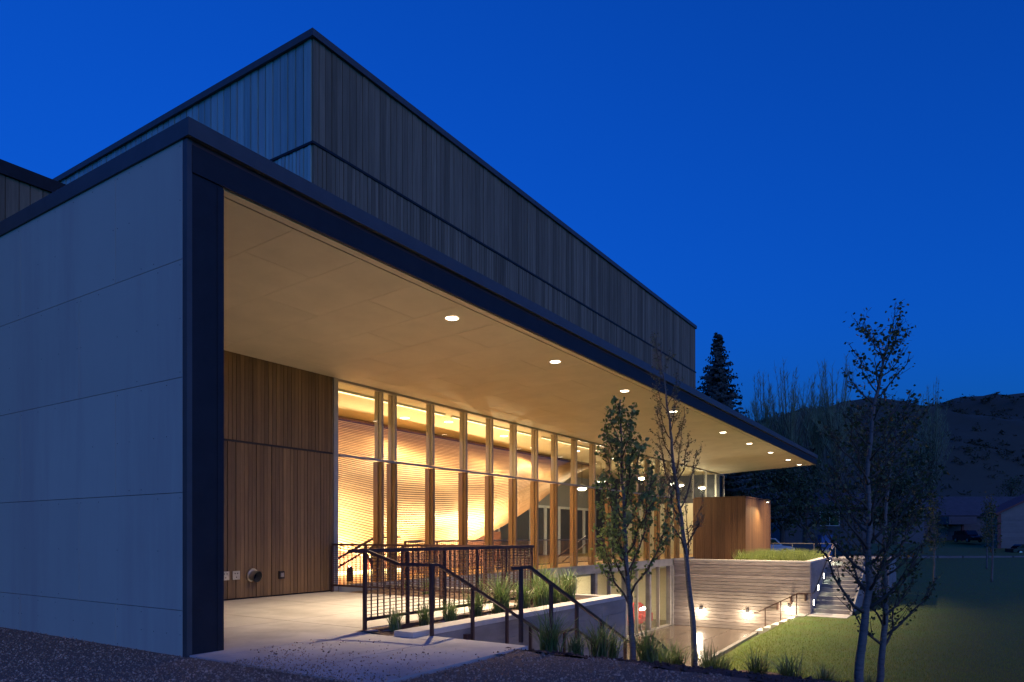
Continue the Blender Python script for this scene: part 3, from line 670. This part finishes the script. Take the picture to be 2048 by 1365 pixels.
MB().bar([(26.4, 14.6, .2), (28.8, 14.6, 1.0)], .04).build("rail", RAIL, is2)

# small fittings on the timber wall
vp = emp("vent_pipe", (9.47, 12.8, .5), "short round metal vent pipe sticking out of the timber wall", "vent pipe")
p = Vector((9.47, 12.82, .5)); q = p + Vector((.02, -.17, -.035)); n = (q-p).normalized()
pm = MB(); pm.smooth = True; pm.tube([p, q], .115, 24, False); pm.tube([q, p], .103, 24, False); pm.build("sleeve", STEEL, vp)
MB().tube([p+n*.0, p+n*.03], .145, 24).build("flange", STEEL, vp)
MB().tube([q+n*.005, q-n*.01], .12, 24, False).tube([q-n*.01, q+n*.005], .102, 24, False).build("rim", STEEL, vp)
MB().tube([p-n*.0+n*.035, p+n*.036], .103, 24).build("throat", RUBBER, vp)
for xx, lab in ((8.82, "metal outlet cover half hidden by the corner column"), (9.07, "square pale outlet cover left of the vent pipe")):
    e = emp("outlet_cover", (xx, 12.8, .5), lab, "outlet cover"); MB().box(xx-.085, xx+.085, 12.785, 12.805, .42, .60).build("plate", STEEL, e)
    for dx, dz in ((-.03, .05), (.03, .05), (0, -.03)): MB().box(xx+dx-.008, xx+dx+.008, 12.778, 12.787, .5+dz-.012, .5+dz+.012).build("screw", DARK, e)
e = emp("hose_box", (10.22, 12.8, .46), "small dark recessed tap box on the timber wall", "tap box")
MB().box(10.15, 10.29, 12.77, 12.805, .38, .55).build("box", DARK, e); MB().box(10.18, 10.26, 12.755, 12.772, .42, .51).build("cover", STEEL, e)

def exit_sign(p, lab):
    x, y, z = p; e = emp("exit_sign", p, lab, "exit sign", "green exit signs")
    MB().box(x-.22, x+.22, y-.03, y+.03, z-.13, z+.13).build("housing", WHITE, e)
    MB().box(x-.20, x+.20, y-.036, y-.031, z-.115, z+.115).build("face", EXITM, e)
    MB().tube([(x, y, z+.13), (x, y, -.33)], .012, 5).build("stem", DARK, e)
    cu = bpy.data.curves.new("letters", 'FONT'); cu.body = "EXIT"; cu.size = .17; cu.align_x = 'CENTER'; cu.align_y = 'CENTER'; cu.extrude = .002
    tmp = bpy.data.objects.new("letters_curve", cu); C.objects.link(tmp); bpy.context.view_layer.update()
    me = bpy.data.meshes.new_from_object(tmp.evaluated_get(bpy.context.evaluated_depsgraph_get())); bpy.data.objects.remove(tmp); bpy.data.curves.remove(cu); me.materials.clear(); me.materials.append(EXITW)
    t = bpy.data.objects.new("letters", me); C.objects.link(t); t.parent = e; t.location = (0, -.04, 0); t.rotation_euler = (R(90), 0, 0)
exit_sign((21.3, 14.5, -.58), "green exit sign seen low through the guard railing mesh")
exit_sign((35.3, 15.5, -.62), "green exit sign behind the leafy tree in the lower lobby")
def chair(x, y, a, lab):
    e = emp("lounge_chair", (x, y, CT), lab, "chair", "red lounge chairs"); c, s = math.cos(a), math.sin(a)
    def T(m): m.v = [(x+px*c-py*s, y+px*s+py*c, CT+pz) for px, py, pz in m.v]; return m
    T(MB().box(-.35, .35, -.35, .35, .18, .42)).build("seat", REDC, e)
    T(MB().prism([(-.40, .33, .2), (.40, .33, .2), (.34, .42, .95), (.18, .45, 1.08), (-.18, .45, 1.08), (-.34, .42, .95)], (0, .14, 0))).build("backrest", REDC, e)
    for sx in (-1, 1):
        T(MB().box(sx*.36-.06, sx*.36+.06, -.34, .33, .2, .62)).build("armrest", REDC, e)
        for sy in (-.3, .3): T(MB().tube([(sx*.3, sy, 0), (sx*.3, sy, .18)], .02, 6)).build("leg", STEEL, e)
for i, (x, y, a) in enumerate(((30.3, 14.0, .5), (31.9, 14.3, .1), (33.0, 14.2, -.3), (34.3, 14.2, -.6))):
    chair(x, y, a, "red lounge chair in the lower lobby, %s from the planter wall" % ["first", "second", "third", "fourth"][i])

# ================================================================== PLANTS
def tuft_mesh(seed, n, h, spread, w):
    r = random.Random(seed); m = MB()
    for _ in range(n):
        a = r.uniform(0, 6.283); L = h*r.uniform(.55, 1.05); lean = spread*r.uniform(.1, 1)**.8; b = Vector((r.gauss(0, .05), r.gauss(0, .05), -.02))
        d = Vector((math.cos(a), math.sin(a), 0)); sd = Vector((-d.y, d.x, 0)); pts = []
        for k in range(5):
            u = k/4; pts.append(b + d*(lean*L*(u**1.8)) + Vector((0, 0, L*(u - .42*lean*u**2.6))))
        n0 = len(m.v)
        for k, p in enumerate(pts):
            ww = w*(1-(k/4)**1.5)*.5 + .0008; m.v += [tuple(p-sd*ww), tuple(p+sd*ww)]
        for k in range(4): m.f.append((n0+2*k, n0+2*k+1, n0+2*k+3, n0+2*k+2))
    me = m.mesh("grass_clump"); me.materials.append(TUFT); me.materials.append(DRY)
    for b in range(n):
        if r.random() < .14:
            for k in range(4): me.polygons[b*4+k].material_index = 1
    return me
TM = [tuft_mesh(20+i, 170, .60, .80, .012) for i in range(4)]
def tuft(x, y, z, s, lab, grp, i):
    o = bpy.data.objects.new("grass_clump", TM[i % 4]); C.objects.link(o); o.location = (x, y, z); s *= rng.uniform(.8, 1.2); o.scale = (s*rng.uniform(.85, 1.2), s, s*rng.uniform(.8, 1.15)); o.rotation_euler = (rng.uniform(-.16, .16), rng.uniform(-.16, .16), i*1.9)
    tag(o, lab, "grass clump", grp)
ordw = ["first", "second", "third", "fourth", "fifth", "sixth", "seventh", "eighth", "ninth", "tenth", "eleventh", "twelfth", "thirteenth", "fourteenth"]
row = [(7.35, 6.75, .75), (7.95, 6.72, .85), (8.55, 6.7, .95), (9.25, 6.72, 1.05), (9.95, 6.72, 1.15), (10.7, 6.75, 1.25), (11.35, 6.72, 1.2), (11.95, 6.8, 1.4), (12.3, 7.3, 1.5)]
for i, (x, y, s) in enumerate(row): tuft(x, y, .01, s, "green grass clump inside the planter wall, %s from the guard corner post" % ordw[i], "grass clumps along the planter", i)
for i, (x, y, s) in enumerate(((12.7, 6.9, 1.3), (12.9, 7.6, 1.3), (12.4, 8.3, 1.1), (13.1, 9.3, .8), (12.6, 10.6, .7), (13.0, 11.6, .7))):
    tuft(x, y, -.02, s, "grass clump in the wide end of the planter, %s towards the glass" % ordw[i], "grass clumps in the planter end", i+2)
for i, (x, y, s) in enumerate(((7.55, 4.35, 1.05), (7.95, 4.2, .8), (8.75, 4.25, 1.05), (9.1, 4.3, .85), (10.0, 4.05, 1.1), (10.75, 4.1, .95), (11.5, 3.55, 1.15), (11.6, 4.2, .9), (11.2, 2.75, 1.1), (10.9, 2.2, 1.05), (11.0, 1.75, .95), (11.3, 1.2, .95), (11.6, 4.5, 1.0), (12.7, 3.7, .8))):
    tuft(x, y, ground_z(x, y), s*1.2, "dark grass clump in the mulch, %s along from the tip of the walk" % ordw[i], "grass clumps in the mulch", i+1)
def blades(name, n, samp, h0, h1, w, m, label, seed):
    r = np.random.default_rng(seed); P = np.array([samp(r) for _ in range(n)]); a = r.random(n)*6.283; h = h0 + (h1-h0)*r.random(n); l = h*r.random(n)*.7; b = r.random(n)*6.283
    sd = np.stack([np.cos(a), np.sin(a), 0*a], 1)*w/2; tip = P + np.stack([np.cos(b)*l, np.sin(b)*l, h], 1)
    Vv = np.stack([P-sd, P+sd, tip], 1).reshape(-1, 3); Ff = np.arange(3*n).reshape(-1, 3)
    me = bpy.data.meshes.new(name); me.from_pydata(Vv.tolist(), [], Ff.tolist()); me.update()
    return tag(link(name, me, m), label, None, None, "stuff")
def samp_lawn(r):
    while True:
        t = 9 + 72*r.random()**2.4; x0 = 1330 + 760*r.random(); p = at(x0, 1100, t); x, y = p.x, p.y
        if in_pit(x, y) or keep_mulch(x, y) or (x < 17.6 and y > 4.4) or (y > kerb_y(x)-.17 and 17.5 < x < 34.3) or (x > 33.7 and y > 6.3) or (33.9 < x < 47 and 3.3 < y < 6.2) or keep_gravel(x, y): continue
        return (x, y, ground_z(x, y)-.005)
blades("lawn_grass", 120000, samp_lawn, .03, .085, .011, LAWNB, "short mown grass on the slope beside the court", 4)
def samp_ter(r):
    x, y = 35.5+6.5*r.random(), 6.5+3.3*r.random(); return (x, y, .02 - .28*abs(math.sin(2.3*x+1.1*y)*math.sin(1.7*y-.8*x)))
blades("terrace_grass", 15000, samp_ter, .30, .72, .020, TUFTB, "lush floodlit grass planted above the board-formed wall", 5)

def leafy(name, label, cat, path, r0, r1, nb, L, rise, u0, nleaf, ls, bark, leaf, seed, group=None, sub=4, jit=.07, bend=.5, shape=None, twig=None, leafmin=.2):
    """tapered trunk along a path, ascending limbs with side twigs, leaves set along the limbs"""
    r = random.Random(seed); P = [Vector(p) for p in path]
    def pos(u): k = u*(len(P)-1); i = min(int(k), len(P)-2); return P[i].lerp(P[i+1], k-i)
    fine = [pos(k/24) + Vector((r.gauss(0, r0*.12), r.gauss(0, r0*.12), 0)) for k in range(25)]
    e = emp(name, tuple(P[0]), label, cat, group); tk = MB(); tk.smooth = True
    tk.tube(fine, [lerp(r0, r1, (k/24)**.8) for k in range(25)], 9); tips = []; br = MB(); br.smooth = True
    for i in range(nb):
        u = lerp(u0, .97, (i+r.random()*.6)/nb); b = pos(u); az = i*2.4 + r.uniform(-.4, .4); d = Vector((math.cos(az), math.sin(az), 0))
        l = L*(shape(u) if shape else (1.15-u))*r.uniform(.75, 1.2); pts = [b]
        for k in range(1, 7):
            f = k/6; pts.append(b + d*(l*math.cos(rise)*(f - bend*.5*f*f)) + Vector((0, 0, l*(math.sin(rise)*f + bend*.35*f*f))) + Vector((r.gauss(0, .018*l), r.gauss(0, .018*l), r.gauss(0, .018*l))))
        ra = lerp(r0, r1, u)*.45; br.tube(pts, [lerp(ra, .003, k/6) for k in range(7)], 5); tips.append((pts, l))
        for s_ in range(sub):
            f = r.uniform(.25, .95); k = int(f*6); q = pts[k].lerp(pts[min(k+1, 6)], f*6-k); az2 = az + r.uniform(-1.4, 1.4); l2 = l*r.uniform(.2, .42)*(1.15-f*.6)
            dd = Vector((math.cos(az2)*.75, math.sin(az2)*.75, r.uniform(.4, 1.1))).normalized(); p2 = [q + dd*(l2*j/3) + Vector((r.gauss(0, .02*l), r.gauss(0, .02*l), .04*l2*j*j/3)) for j in range(4)]
            br.tube(p2, [ra*.4, ra*.3, ra*.2, .002], 4, False); tips.append((p2, l2))
    top = [pos(k/6*.3+.7) for k in range(7)]; tips.append((top, L*.6))
    tk.build("trunk", bark, e); br.build("limbs", twig or bark, e)
    tot = sum(l for _, l in tips); m = MB()
    for pts, l in tips:
        for _ in range(max(1, int(nleaf*l/tot))):
            f = leafmin + (1-leafmin)*r.random(); k = f*(len(pts)-1); i = min(int(k), len(pts)-2); q = pts[i].lerp(pts[i+1], k-i) + Vector((r.gauss(0, jit), r.gauss(0, jit), r.gauss(0, jit)))
            a = Vector((r.gauss(0, 1), r.gauss(0, 1), r.gauss(0, .7))).normalized(); bb = a.orthogonal().normalized(); bb = (bb*math.cos(1.3*r.random()*5) + a.cross(bb)*math.sin(1.3*r.random()*5)).normalized()
            s = ls*r.uniform(.6, 1.25); n0 = len(m.v)
            m.v += [tuple(q-a*s*.5), tuple(q+bb*s*.42-a*s*.1), tuple(q+a*s*.55), tuple(q-bb*s*.42-a*s*.1)]; m.f.append((n0, n0+1, n0+2, n0+3))
    m.build("crown", leaf, e); return e
A = lambda pts, t: [at(x, y, t) for x, y in pts]
leafy("young_aspen", "leafy young aspen standing in front of the lobby glass", "tree", A([(1268, 1345), (1262, 1250), (1252, 1120), (1246, 1000), (1243, 900), (1240, 800)], 10.5), .056, .008, 28, 1.75, R(52), .22, 3000, .066, BARK, LEAF, 3, "young aspens by the stair", 8, .035, .7, lambda u: (1.08-u)*.95 if u > .3 else .75, TWIG)
leafy("young_aspen", "sparse thin young tree with pale budding leaves before the timber box", "tree", A([(1391, 1350), (1386, 1250), (1378, 1170), (1366, 1060), (1355, 980), (1344, 900), (1339, 840), (1328, 760), (1322, 690)], 12.2), .060, .007, 20, 1.35, R(54), .26, 2600, .032, BARK, LEAFP, 8, "young aspens by the stair", 7, .022, .8, lambda u: 1.05-u*.75, TWIG)
leafy("young_aspen", "tall dark aspen with pale trunk on the lawn, crossing the terrace stair", "tree", A([(1713, 1420), (1722, 1300), (1738, 1180), (1737, 1050), (1736, 930), (1750, 800), (1768, 720), (1775, 690)], 7.6), .055, .006, 42, 1.45, R(38), .20, 2500, .042, BARK, LEAFD, 13, "aspens on the lawn", 9, .035, .5, lambda u: (.62 if u < .6 else .30) + .06*math.sin(9*u), BARKD)
leafy("young_aspen", "second dark aspen on the lawn, just behind and right of the tall one", "tree", A([(1756, 1420), (1762, 1330), (1772, 1220), (1768, 1100), (1776, 980), (1786, 900), (1792, 850)], 8.6), .050, .007, 36, 1.5, R(36), .20, 2100, .042, BARK, LEAFD, 21, "aspens on the lawn", 9, .035, .5, lambda u: .62-.25*u, BARKD)
for i, (x, y0, y1, t, lab) in enumerate(((1868, 1168, 985, 36, "thin young tree on the far lawn, left of the red vehicle"), (1984, 1160, 990, 38, "thin young tree on the far lawn in front of the white gable"), (1973, 1135, 1000, 47, "slender sapling at the roadside behind the lawn tree"))):
    leafy("lawn_sapling", lab, "tree", A([(x, y0+4), (x+2, (y0+y1)/2), (x-2, y1)], t), .06, .012, 18, 1.1, R(55), .28, 700, .10, BARK, LEAFD, 31+i, "saplings on the far lawn", 3, .1, .6)

def spruce():
    b = at(1436, 1085, 62); top = at(1434, 664, 62); H = top.z-b.z; r = random.Random(2)
    e = emp("spruce_tree", tuple(b), "tall dark spruce behind the far end of the canopy", "tree"); MB().tube([b, top], [.35, .02], 8).build("trunk", BARKD, e); m = MB()
    z = .8
    while z < H-.15:
        u = z/H; Lr = 6.0*(1-u)**.9*(1.05 if u > .1 else .8); nb = 11 if u < .85 else 6
        for k in range(nb):
            az = r.uniform(0, 6.283); l = Lr*r.uniform(.6, 1.12)+.1; d = Vector((math.cos(az), math.sin(az), 0)); sd = Vector((-d.y, d.x, 0)); base = Vector((b.x, b.y, b.z+z+r.uniform(-.2, .2)))
            nn = max(3, int(l*5))
            for j in range(nn):
                f = (j+r.random())/nn; p = base + d*l*f + Vector((0, 0, -.28*l*f + .22*l*f*f))
                for sgn in (-1, 1, 0):
                    s = .34*r.uniform(.6, 1.2)*(1.1-.5*f); o = sd*sgn*.7*s + d*.5*s + Vector((0, 0, -.42*s+r.gauss(0, .08)))
                    wv = d.cross(o).normalized()*.09 if o.length > .01 else sd*.09
                    m.quad(p, p+o*.5+wv+sd*.05, p+o*1.25, p+o*.5-wv-sd*.05)
        z += .36*(1-.5*u)
    m.build("crown", NEEDLE, e)
spruce()
def poplar(x, ytop, ybase, t, wpx, seed, lab):
    b = at(x, ybase, t); H = at(x, ytop, t).z - b.z; r = random.Random(seed); wd = wpx/1395*t
    e = emp("poplar_tree", tuple(b), lab, "tree", "upright poplars behind the canopy tip"); tk = MB(); m = MB(); tk.tube([b, b+Vector((0, 0, H*.55))], [.4, .12], 6)
    for k in range(46):
        az = r.uniform(0, 6.283); off = wd*.55*r.uniform(.1, 1)**.7; z0 = H*r.uniform(.15, .5); z1 = H*r.uniform(.72, 1.0)*(1-.35*(off/(.55*wd))**2); d = RT*math.cos(az)+FW*math.sin(az)
        pts = [b+Vector((0, 0, z0)) + d*off*((j/6)**.85) + Vector((r.gauss(0, .1), r.gauss(0, .1), (z1-z0)*j/6)) for j in range(7)]; tk.tube(pts, [.07, .06, .05, .04, .03, .02, .01], 4, False)
        for _ in range(75):
            f = r.uniform(.08, 1.0)**.8; j = min(int(f*6), 5); p = pts[j].lerp(pts[j+1], f*6-j); a2 = r.uniform(0, 6.283); l = r.uniform(.4, 1.9)*(1.15-.5*f)
            o = Vector((math.cos(a2)*.6, math.sin(a2)*.6, 1)).normalized()*l; wv = RT*r.uniform(.012, .028)
            m.tri(p-wv, p+wv, p+o)
    tk.build("trunk", BARKD, e); m.build("crown", POPL, e)
for i, a in enumerate(((1528, 715, 1075, 95, 80), (1580, 682, 1075, 92, 125), (1632, 705, 1075, 96, 80), (1670, 685, 1075, 90, 110), (1862, 735, 1070, 120, 75))):
    poplar(*a, 60+i, "bare upright poplar against the dusk sky, %s" % ["beside the spruce", "tallest of the group", "third from the spruce", "right of the tall pair", "alone above the far hillside"][i])
def roundtree(x, ytop, ybase, t, wpx, seed, lab, n=2200):
    b = at(x, ybase, t); H = at(x, ytop, t).z - b.z; r = random.Random(seed); wd = wpx/1395*t/2
    e = emp("broadleaf_tree", tuple(b), lab, "tree", "dark trees along the street"); tk = MB(); tk.tube([b, b+Vector((.1, 0, H*.5)), b+Vector((0, 0, H*.85))], [.28, .18, .05], 7); m = MB(); cl = []
    for k in range(26):
        a = r.uniform(0, 6.283); u = r.uniform(.2, .95); rad = wd*math.sin(math.pi*min(1, u*.92+.08))**.6*r.uniform(.35, 1); c = b + Vector((math.cos(a)*rad, math.sin(a)*rad, H*u)); cl.append(c)
        tk.tube([b+Vector((0, 0, H*max(.15, u-.25))), c], [.09, .02], 4, False)
    for _ in range(n):
        c = r.choice(cl); p = c + Vector((r.gauss(0, wd*.2), r.gauss(0, wd*.2), r.gauss(0, wd*.2))); s = .16*r.uniform(.6, 1.5)
        m.tri(p, p+Vector((r.gauss(0, s), r.gauss(0, s), r.gauss(0, s))), p+Vector((r.gauss(0, s), r.gauss(0, s), r.gauss(0, s))))
    tk.build("trunk", BARKD, e); m.build("crown", FARLEAF, e)
for i, a in enumerate(((1480, 945, 1085, 62, 130, "dark tree directly behind the timber box"), (1565, 930, 1088, 70, 110, "dark bushy tree between the timber box and the grey house"), (1610, 900, 1088, 78, 120, "tall dark tree left of the grey house window"), (1745, 880, 1088, 82, 140, "broad dark tree right of the grey house"), (1830, 900, 1085, 100, 110, "dark tree behind the pale garage"), (1790, 950, 1090, 75, 90, "low dark tree behind the lawn aspens"), (2022, 950, 1040, 150, 60, "small conical dark tree above the long roof"))):
    roundtree(*a[:5], 80+i, a[5], 2600 if i < 6 else 1200)

# ================================================================== FAR STREET AND HILL
def strip(name, t0, t1, z, m, lab, l0=-60, l1=160, dz=0):
    q = MB().quad(cf(t0, l0, z), cf(t0, l1, z), cf(t1, l1, z+dz), cf(t1, l0, z+dz)); return tag(q.build(name, m), lab, None, None, "structure")
strip("road", 84, 99, -1.28, ROAD, "asphalt street beyond the lawn", 10)
strip("road_verge", 99, 124, -1.27, FIELD, "grass verge behind the street", 10, 160, 1.9)
strip("road_shoulder", 99, 101, -1.24, KERB, "pale gravel shoulder of the street", 10, 160, .05)
kb2 = emp("street_kerb", tuple(cf(83.7, 50, -1.3)), "pale kerb line between the lawn and the street", "kerb")
for k in range(26):
    l = 12 + k*3; MB().prism([cf(83.4, l, -1.7), cf(83.4, l+2.85, -1.7), cf(83.8, l+2.85, -1.7), cf(83.8, l, -1.7)], (0, 0, .56)).build("kerb_stone", KERB, kb2)
def hill_h(t, l):
    ridge = interp(l, [-300, -40, 60, 105, 125, 160, 190, 230, 420], [30, 36, 42, 50, 58, 60, 58, 66, 80]); u = sstep((t-135)/190); v = 1 - .25*sstep((t-330)/300)
    return 1 + (ridge-1)*u*v + (2.2*math.sin(l*.11+t*.05)+1.6*math.sin(l*.045-t*.08)+1.2*math.sin(t*.16+l*.23))*u
hm = MB(); hm.smooth = True; ht = fr(128, 340, 7)+fr(340, 640, 30)+[640]; hl = fr(-260, 420, 8)+[420]
for t in ht:
    for l in hl: hm.v.append(tuple(cf(t, l, hill_h(t, l)-(.9 if t < 130 else 0))))
for i in range(len(ht)-1):
    for j in range(len(hl)-1): a = i*len(hl)+j; hm.f.append((a, a+1, a+len(hl)+1, a+len(hl)))
tag(hm.build("hill", HILL), "dark scrubby hillside behind the houses", None, None, "structure")
sm = MB(); r = random.Random(4)
for _ in range(3200):
    t = r.uniform(140, 345); l = r.uniform(60, 260)*t/300; z = hill_h(t, l); s = r.uniform(.4, 1.5)*(1.3 if t > 300 else 1)
    if math.sin(l*.09+t*.03)+r.gauss(0, .8) < .1: continue
    p = cf(t, l, z)
    for _ in range(14):
        q = p + Vector((r.gauss(0, s*.5), r.gauss(0, s*.5), abs(r.gauss(0, s*.45)))); k = s*.4
        sm.tri(q, q+Vector((r.gauss(0, k), r.gauss(0, k), r.gauss(0, k))), q+Vector((r.gauss(0, k), r.gauss(0, k), r.gauss(0, k))))
tag(sm.build("hill_scrub", SCRUB), "scrub bushes dotted over the hillside", None, None, "stuff")

def house(name, lab, t, l0, l1, z0, eave, ridge, depth, wallm, roofm, gable=False, wins=(), garage=None):
    e = emp(name, tuple(cf(t, (l0+l1)/2, z0)), lab, "house")
    def bx(a, b, c, d, z_0, z_1): return MB().prism([cf(c, a, z_0), cf(c, b, z_0), cf(d, b, z_0), cf(d, a, z_0)], (0, 0, z_1-z_0))
    w = bx(l0, l1, t, t+depth, z0, eave).build("wall", wallm, e)
    nrow = int((eave-z0)/.28)
    for k in range(nrow): bx(l0, l1, t-.03, t-.002, z0+k*.28+.01, z0+k*.28+.27).build("siding_board", wallm, w)
    if gable:
        m = (l0+l1)/2; MB().prism([cf(t, l0, eave), cf(t, l1, eave), cf(t, m, ridge)], FW*.3).build("gable", wallm, e)
        for a, b in ((l0-.5, m), (l1+.5, m)):
            za = eave - .5*(ridge-eave)/((l1-l0)/2); MB().prism([cf(t-.5, a, za), cf(t-.5, b, ridge), cf(t-.5, b, ridge+.28), cf(t-.5, a, za+.28)], FW*(depth+.8)).build("roof_slope", roofm, e)
        piece_ = bx(l0-.05, l0+.5, t-.06, t-.03, z0, eave).build("corner_trim", TRIM, e)
    else:
        MB().prism([cf(t-.6, l0-.5, eave), cf(t+depth/2, l0-.5, ridge), cf(t+depth+.6, l0-.5, eave), cf(t+depth/2, l0-.5, eave-.02)], RT*(l1-l0+1)).build("roof", roofm, e)
        bx(l0-.5, l1+.5, t-.66, t-.6, eave-.22, eave+.02).build("fascia", DARK, e)
    for (a, b, c, d) in wins:
        f = bx(a-.1, b+.1, t-.07, t-.032, c-.1, d+.1).build("window", WHITE, e); mid = (a+b)/2
        for u, v in ((a, mid-.04), (mid+.04, b)): bx(u, v, t-.085, t-.071, c, d).build("pane", CARGL, f)
    return e, bx
house("house", "grey-sided house with one small white window behind the trees", 88, 34.5, 52, .3, 4.9, 7.0, 9, SIDING, ROOF, wins=((38.9, 41.2, 2.6, 4.2),))
e, bx = house("house", "long low house with wide grey roof, garage and deck", 116, 66, 92, .2, 4.6, 8.1, 12, SIDING, ROOF)
d = bx(67.3, 72.3, 115.9, 115.96, .3, 3.1).build("garage_door", SIDEW, e)
dk = bx(70.5, 75.0, 112.5, 115.8, 3.1, 4.35).build("deck", SIDING, e); bx(72.9, 73.2, 113, 113.3, .2, 3.1).build("deck_post", TRIM, e)
house("house", "white gabled house with red-brown roof trim at the picture edge", 99, 68.9, 84, -.6, 4.4, 7.9, 2.6, SIDEW, TRIM, gable=True)
bn = emp("utility_box", tuple(cf(66, 29.7, -.6)), "small blue utility box behind the terrace railing", "utility box")
MB().prism([cf(66, 29.3, -.6), cf(66, 30.3, -.6), cf(66.8, 30.3, -.6), cf(66.8, 29.3, -.6)], (0, 0, 1.9)).build("body", BLUEP, bn); MB().prism([cf(65.95, 29.25, 1.3), cf(65.95, 30.35, 1.3), cf(66.85, 30.35, 1.3), cf(66.85, 29.25, 1.3)], (0, 0, .08)).build("lid", BLUEP, bn)

def car(name, lab, pos, yaw, paint, Lc, Hc, Wd, suv=True):
    e = emp(name, tuple(pos), lab, "car"); c, s = math.cos(yaw), math.sin(yaw)
    def T(m): m.v = [(pos.x+x*c-y*s, pos.y+x*s+y*c, pos.z+z) for x, y, z in m.v]; return m
    h = Hc; L2 = Lc/2
    prof = [(-L2, .35), (-L2, .55*h), (-L2+.1*Lc, .6*h), (L2-.28*Lc, .6*h), (L2-.04*Lc, .52*h), (L2, .42*h), (L2, .3)]
    T(MB().prism([(x, -Wd/2, z) for x, z in prof], (0, Wd, 0))).build("body", paint, e)
    gp = [(-L2+(.03 if suv else .14)*Lc, .6*h), (-L2+(.08 if suv else .26)*Lc, .97*h), (.12*Lc, h), (.28*Lc-.02*Lc, .6*h)]
    T(MB().prism([(x, -Wd/2+.12, z) for x, z in gp], (0, Wd-.24, 0))).build("cabin", paint, e)
    gq = [(lerp(sum(p[0] for p in gp)/4, x, .86), lerp(.8*h, z, .78)) for x, z in gp]
    T(MB().prism([(x, -Wd/2+.10, z) for x, z in gq], (0, Wd-.20, 0))).build("side_window", CARGL, e)
    (xa, za), (xb, zb_) = gp[2], gp[3]; T(MB().prism([(xb-.02, -Wd/2+.2, zb_+.04), (xb-.02, Wd/2-.2, zb_+.04), (xa+.05, Wd/2-.24, za-.06), (xa+.05, -Wd/2+.24, za-.06)], (.05, 0, .02))).build("windscreen", CARGL, e)
    (xa, za), (xb, zb_) = gp[1], gp[0]; T(MB().prism([(xb+.01, -Wd/2+.2, zb_+.05), (xb+.01, Wd/2-.2, zb_+.05), (xa+.01, Wd/2-.24, za-.08), (xa+.01, -Wd/2+.24, za-.08)], (-.05, 0, .01))).build("rear_window", CARGL, e)
    for sx in (-.3*Lc, .31*Lc):
        for sy in (-Wd/2+.02, Wd/2-.02):
            w = T(MB().tube([(sx, sy-.11, .34), (sx, sy+.11, .34)], .34, 18)).build("wheel", RUBBER, e); T(MB().tube([(sx, sy-.12, .34), (sx, sy+.12, .34)], .2, 12)).build("rim", STEEL, w)
    for sy in (-1, 1):
        T(MB().box(L2-.01, L2+.02, sy*Wd*.36-.16, sy*Wd*.36+.16, .38*h, .45*h)).build("headlight", SIDEW, e); T(MB().box(-L2-.02, -L2+.01, sy*Wd*.42-.1, sy*Wd*.42+.1, .42*h, .56*h)).build("tail_light", PAINTR, e)
    T(MB().box(L2-.02, L2+.06, -Wd*.45, Wd*.45, .3, .46)).build("bumper", RUBBER, e); T(MB().box(-L2-.06, -L2+.02, -Wd*.45, Wd*.45, .3, .46)).build("bumper", RUBBER, e)
fy = math.atan2(-FW.y, -FW.x)
car("parked_car", "maroon sport utility vehicle parked facing the street by the garage", cf(108, 70.6, .25), fy, PAINTR, 4.6, 1.85, 1.95)
car("parked_car", "white car peeping out beside the timber box", cf(66, 24.2, -.55), fy+1.45, PAINTW, 4.4, 1.6, 1.8, False)
car("parked_car", "dark car parked at the right edge of the street", cf(93, 68.6, -1.28), fy+1.5, PAINTK, 4.4, 1.45, 1.8, False)
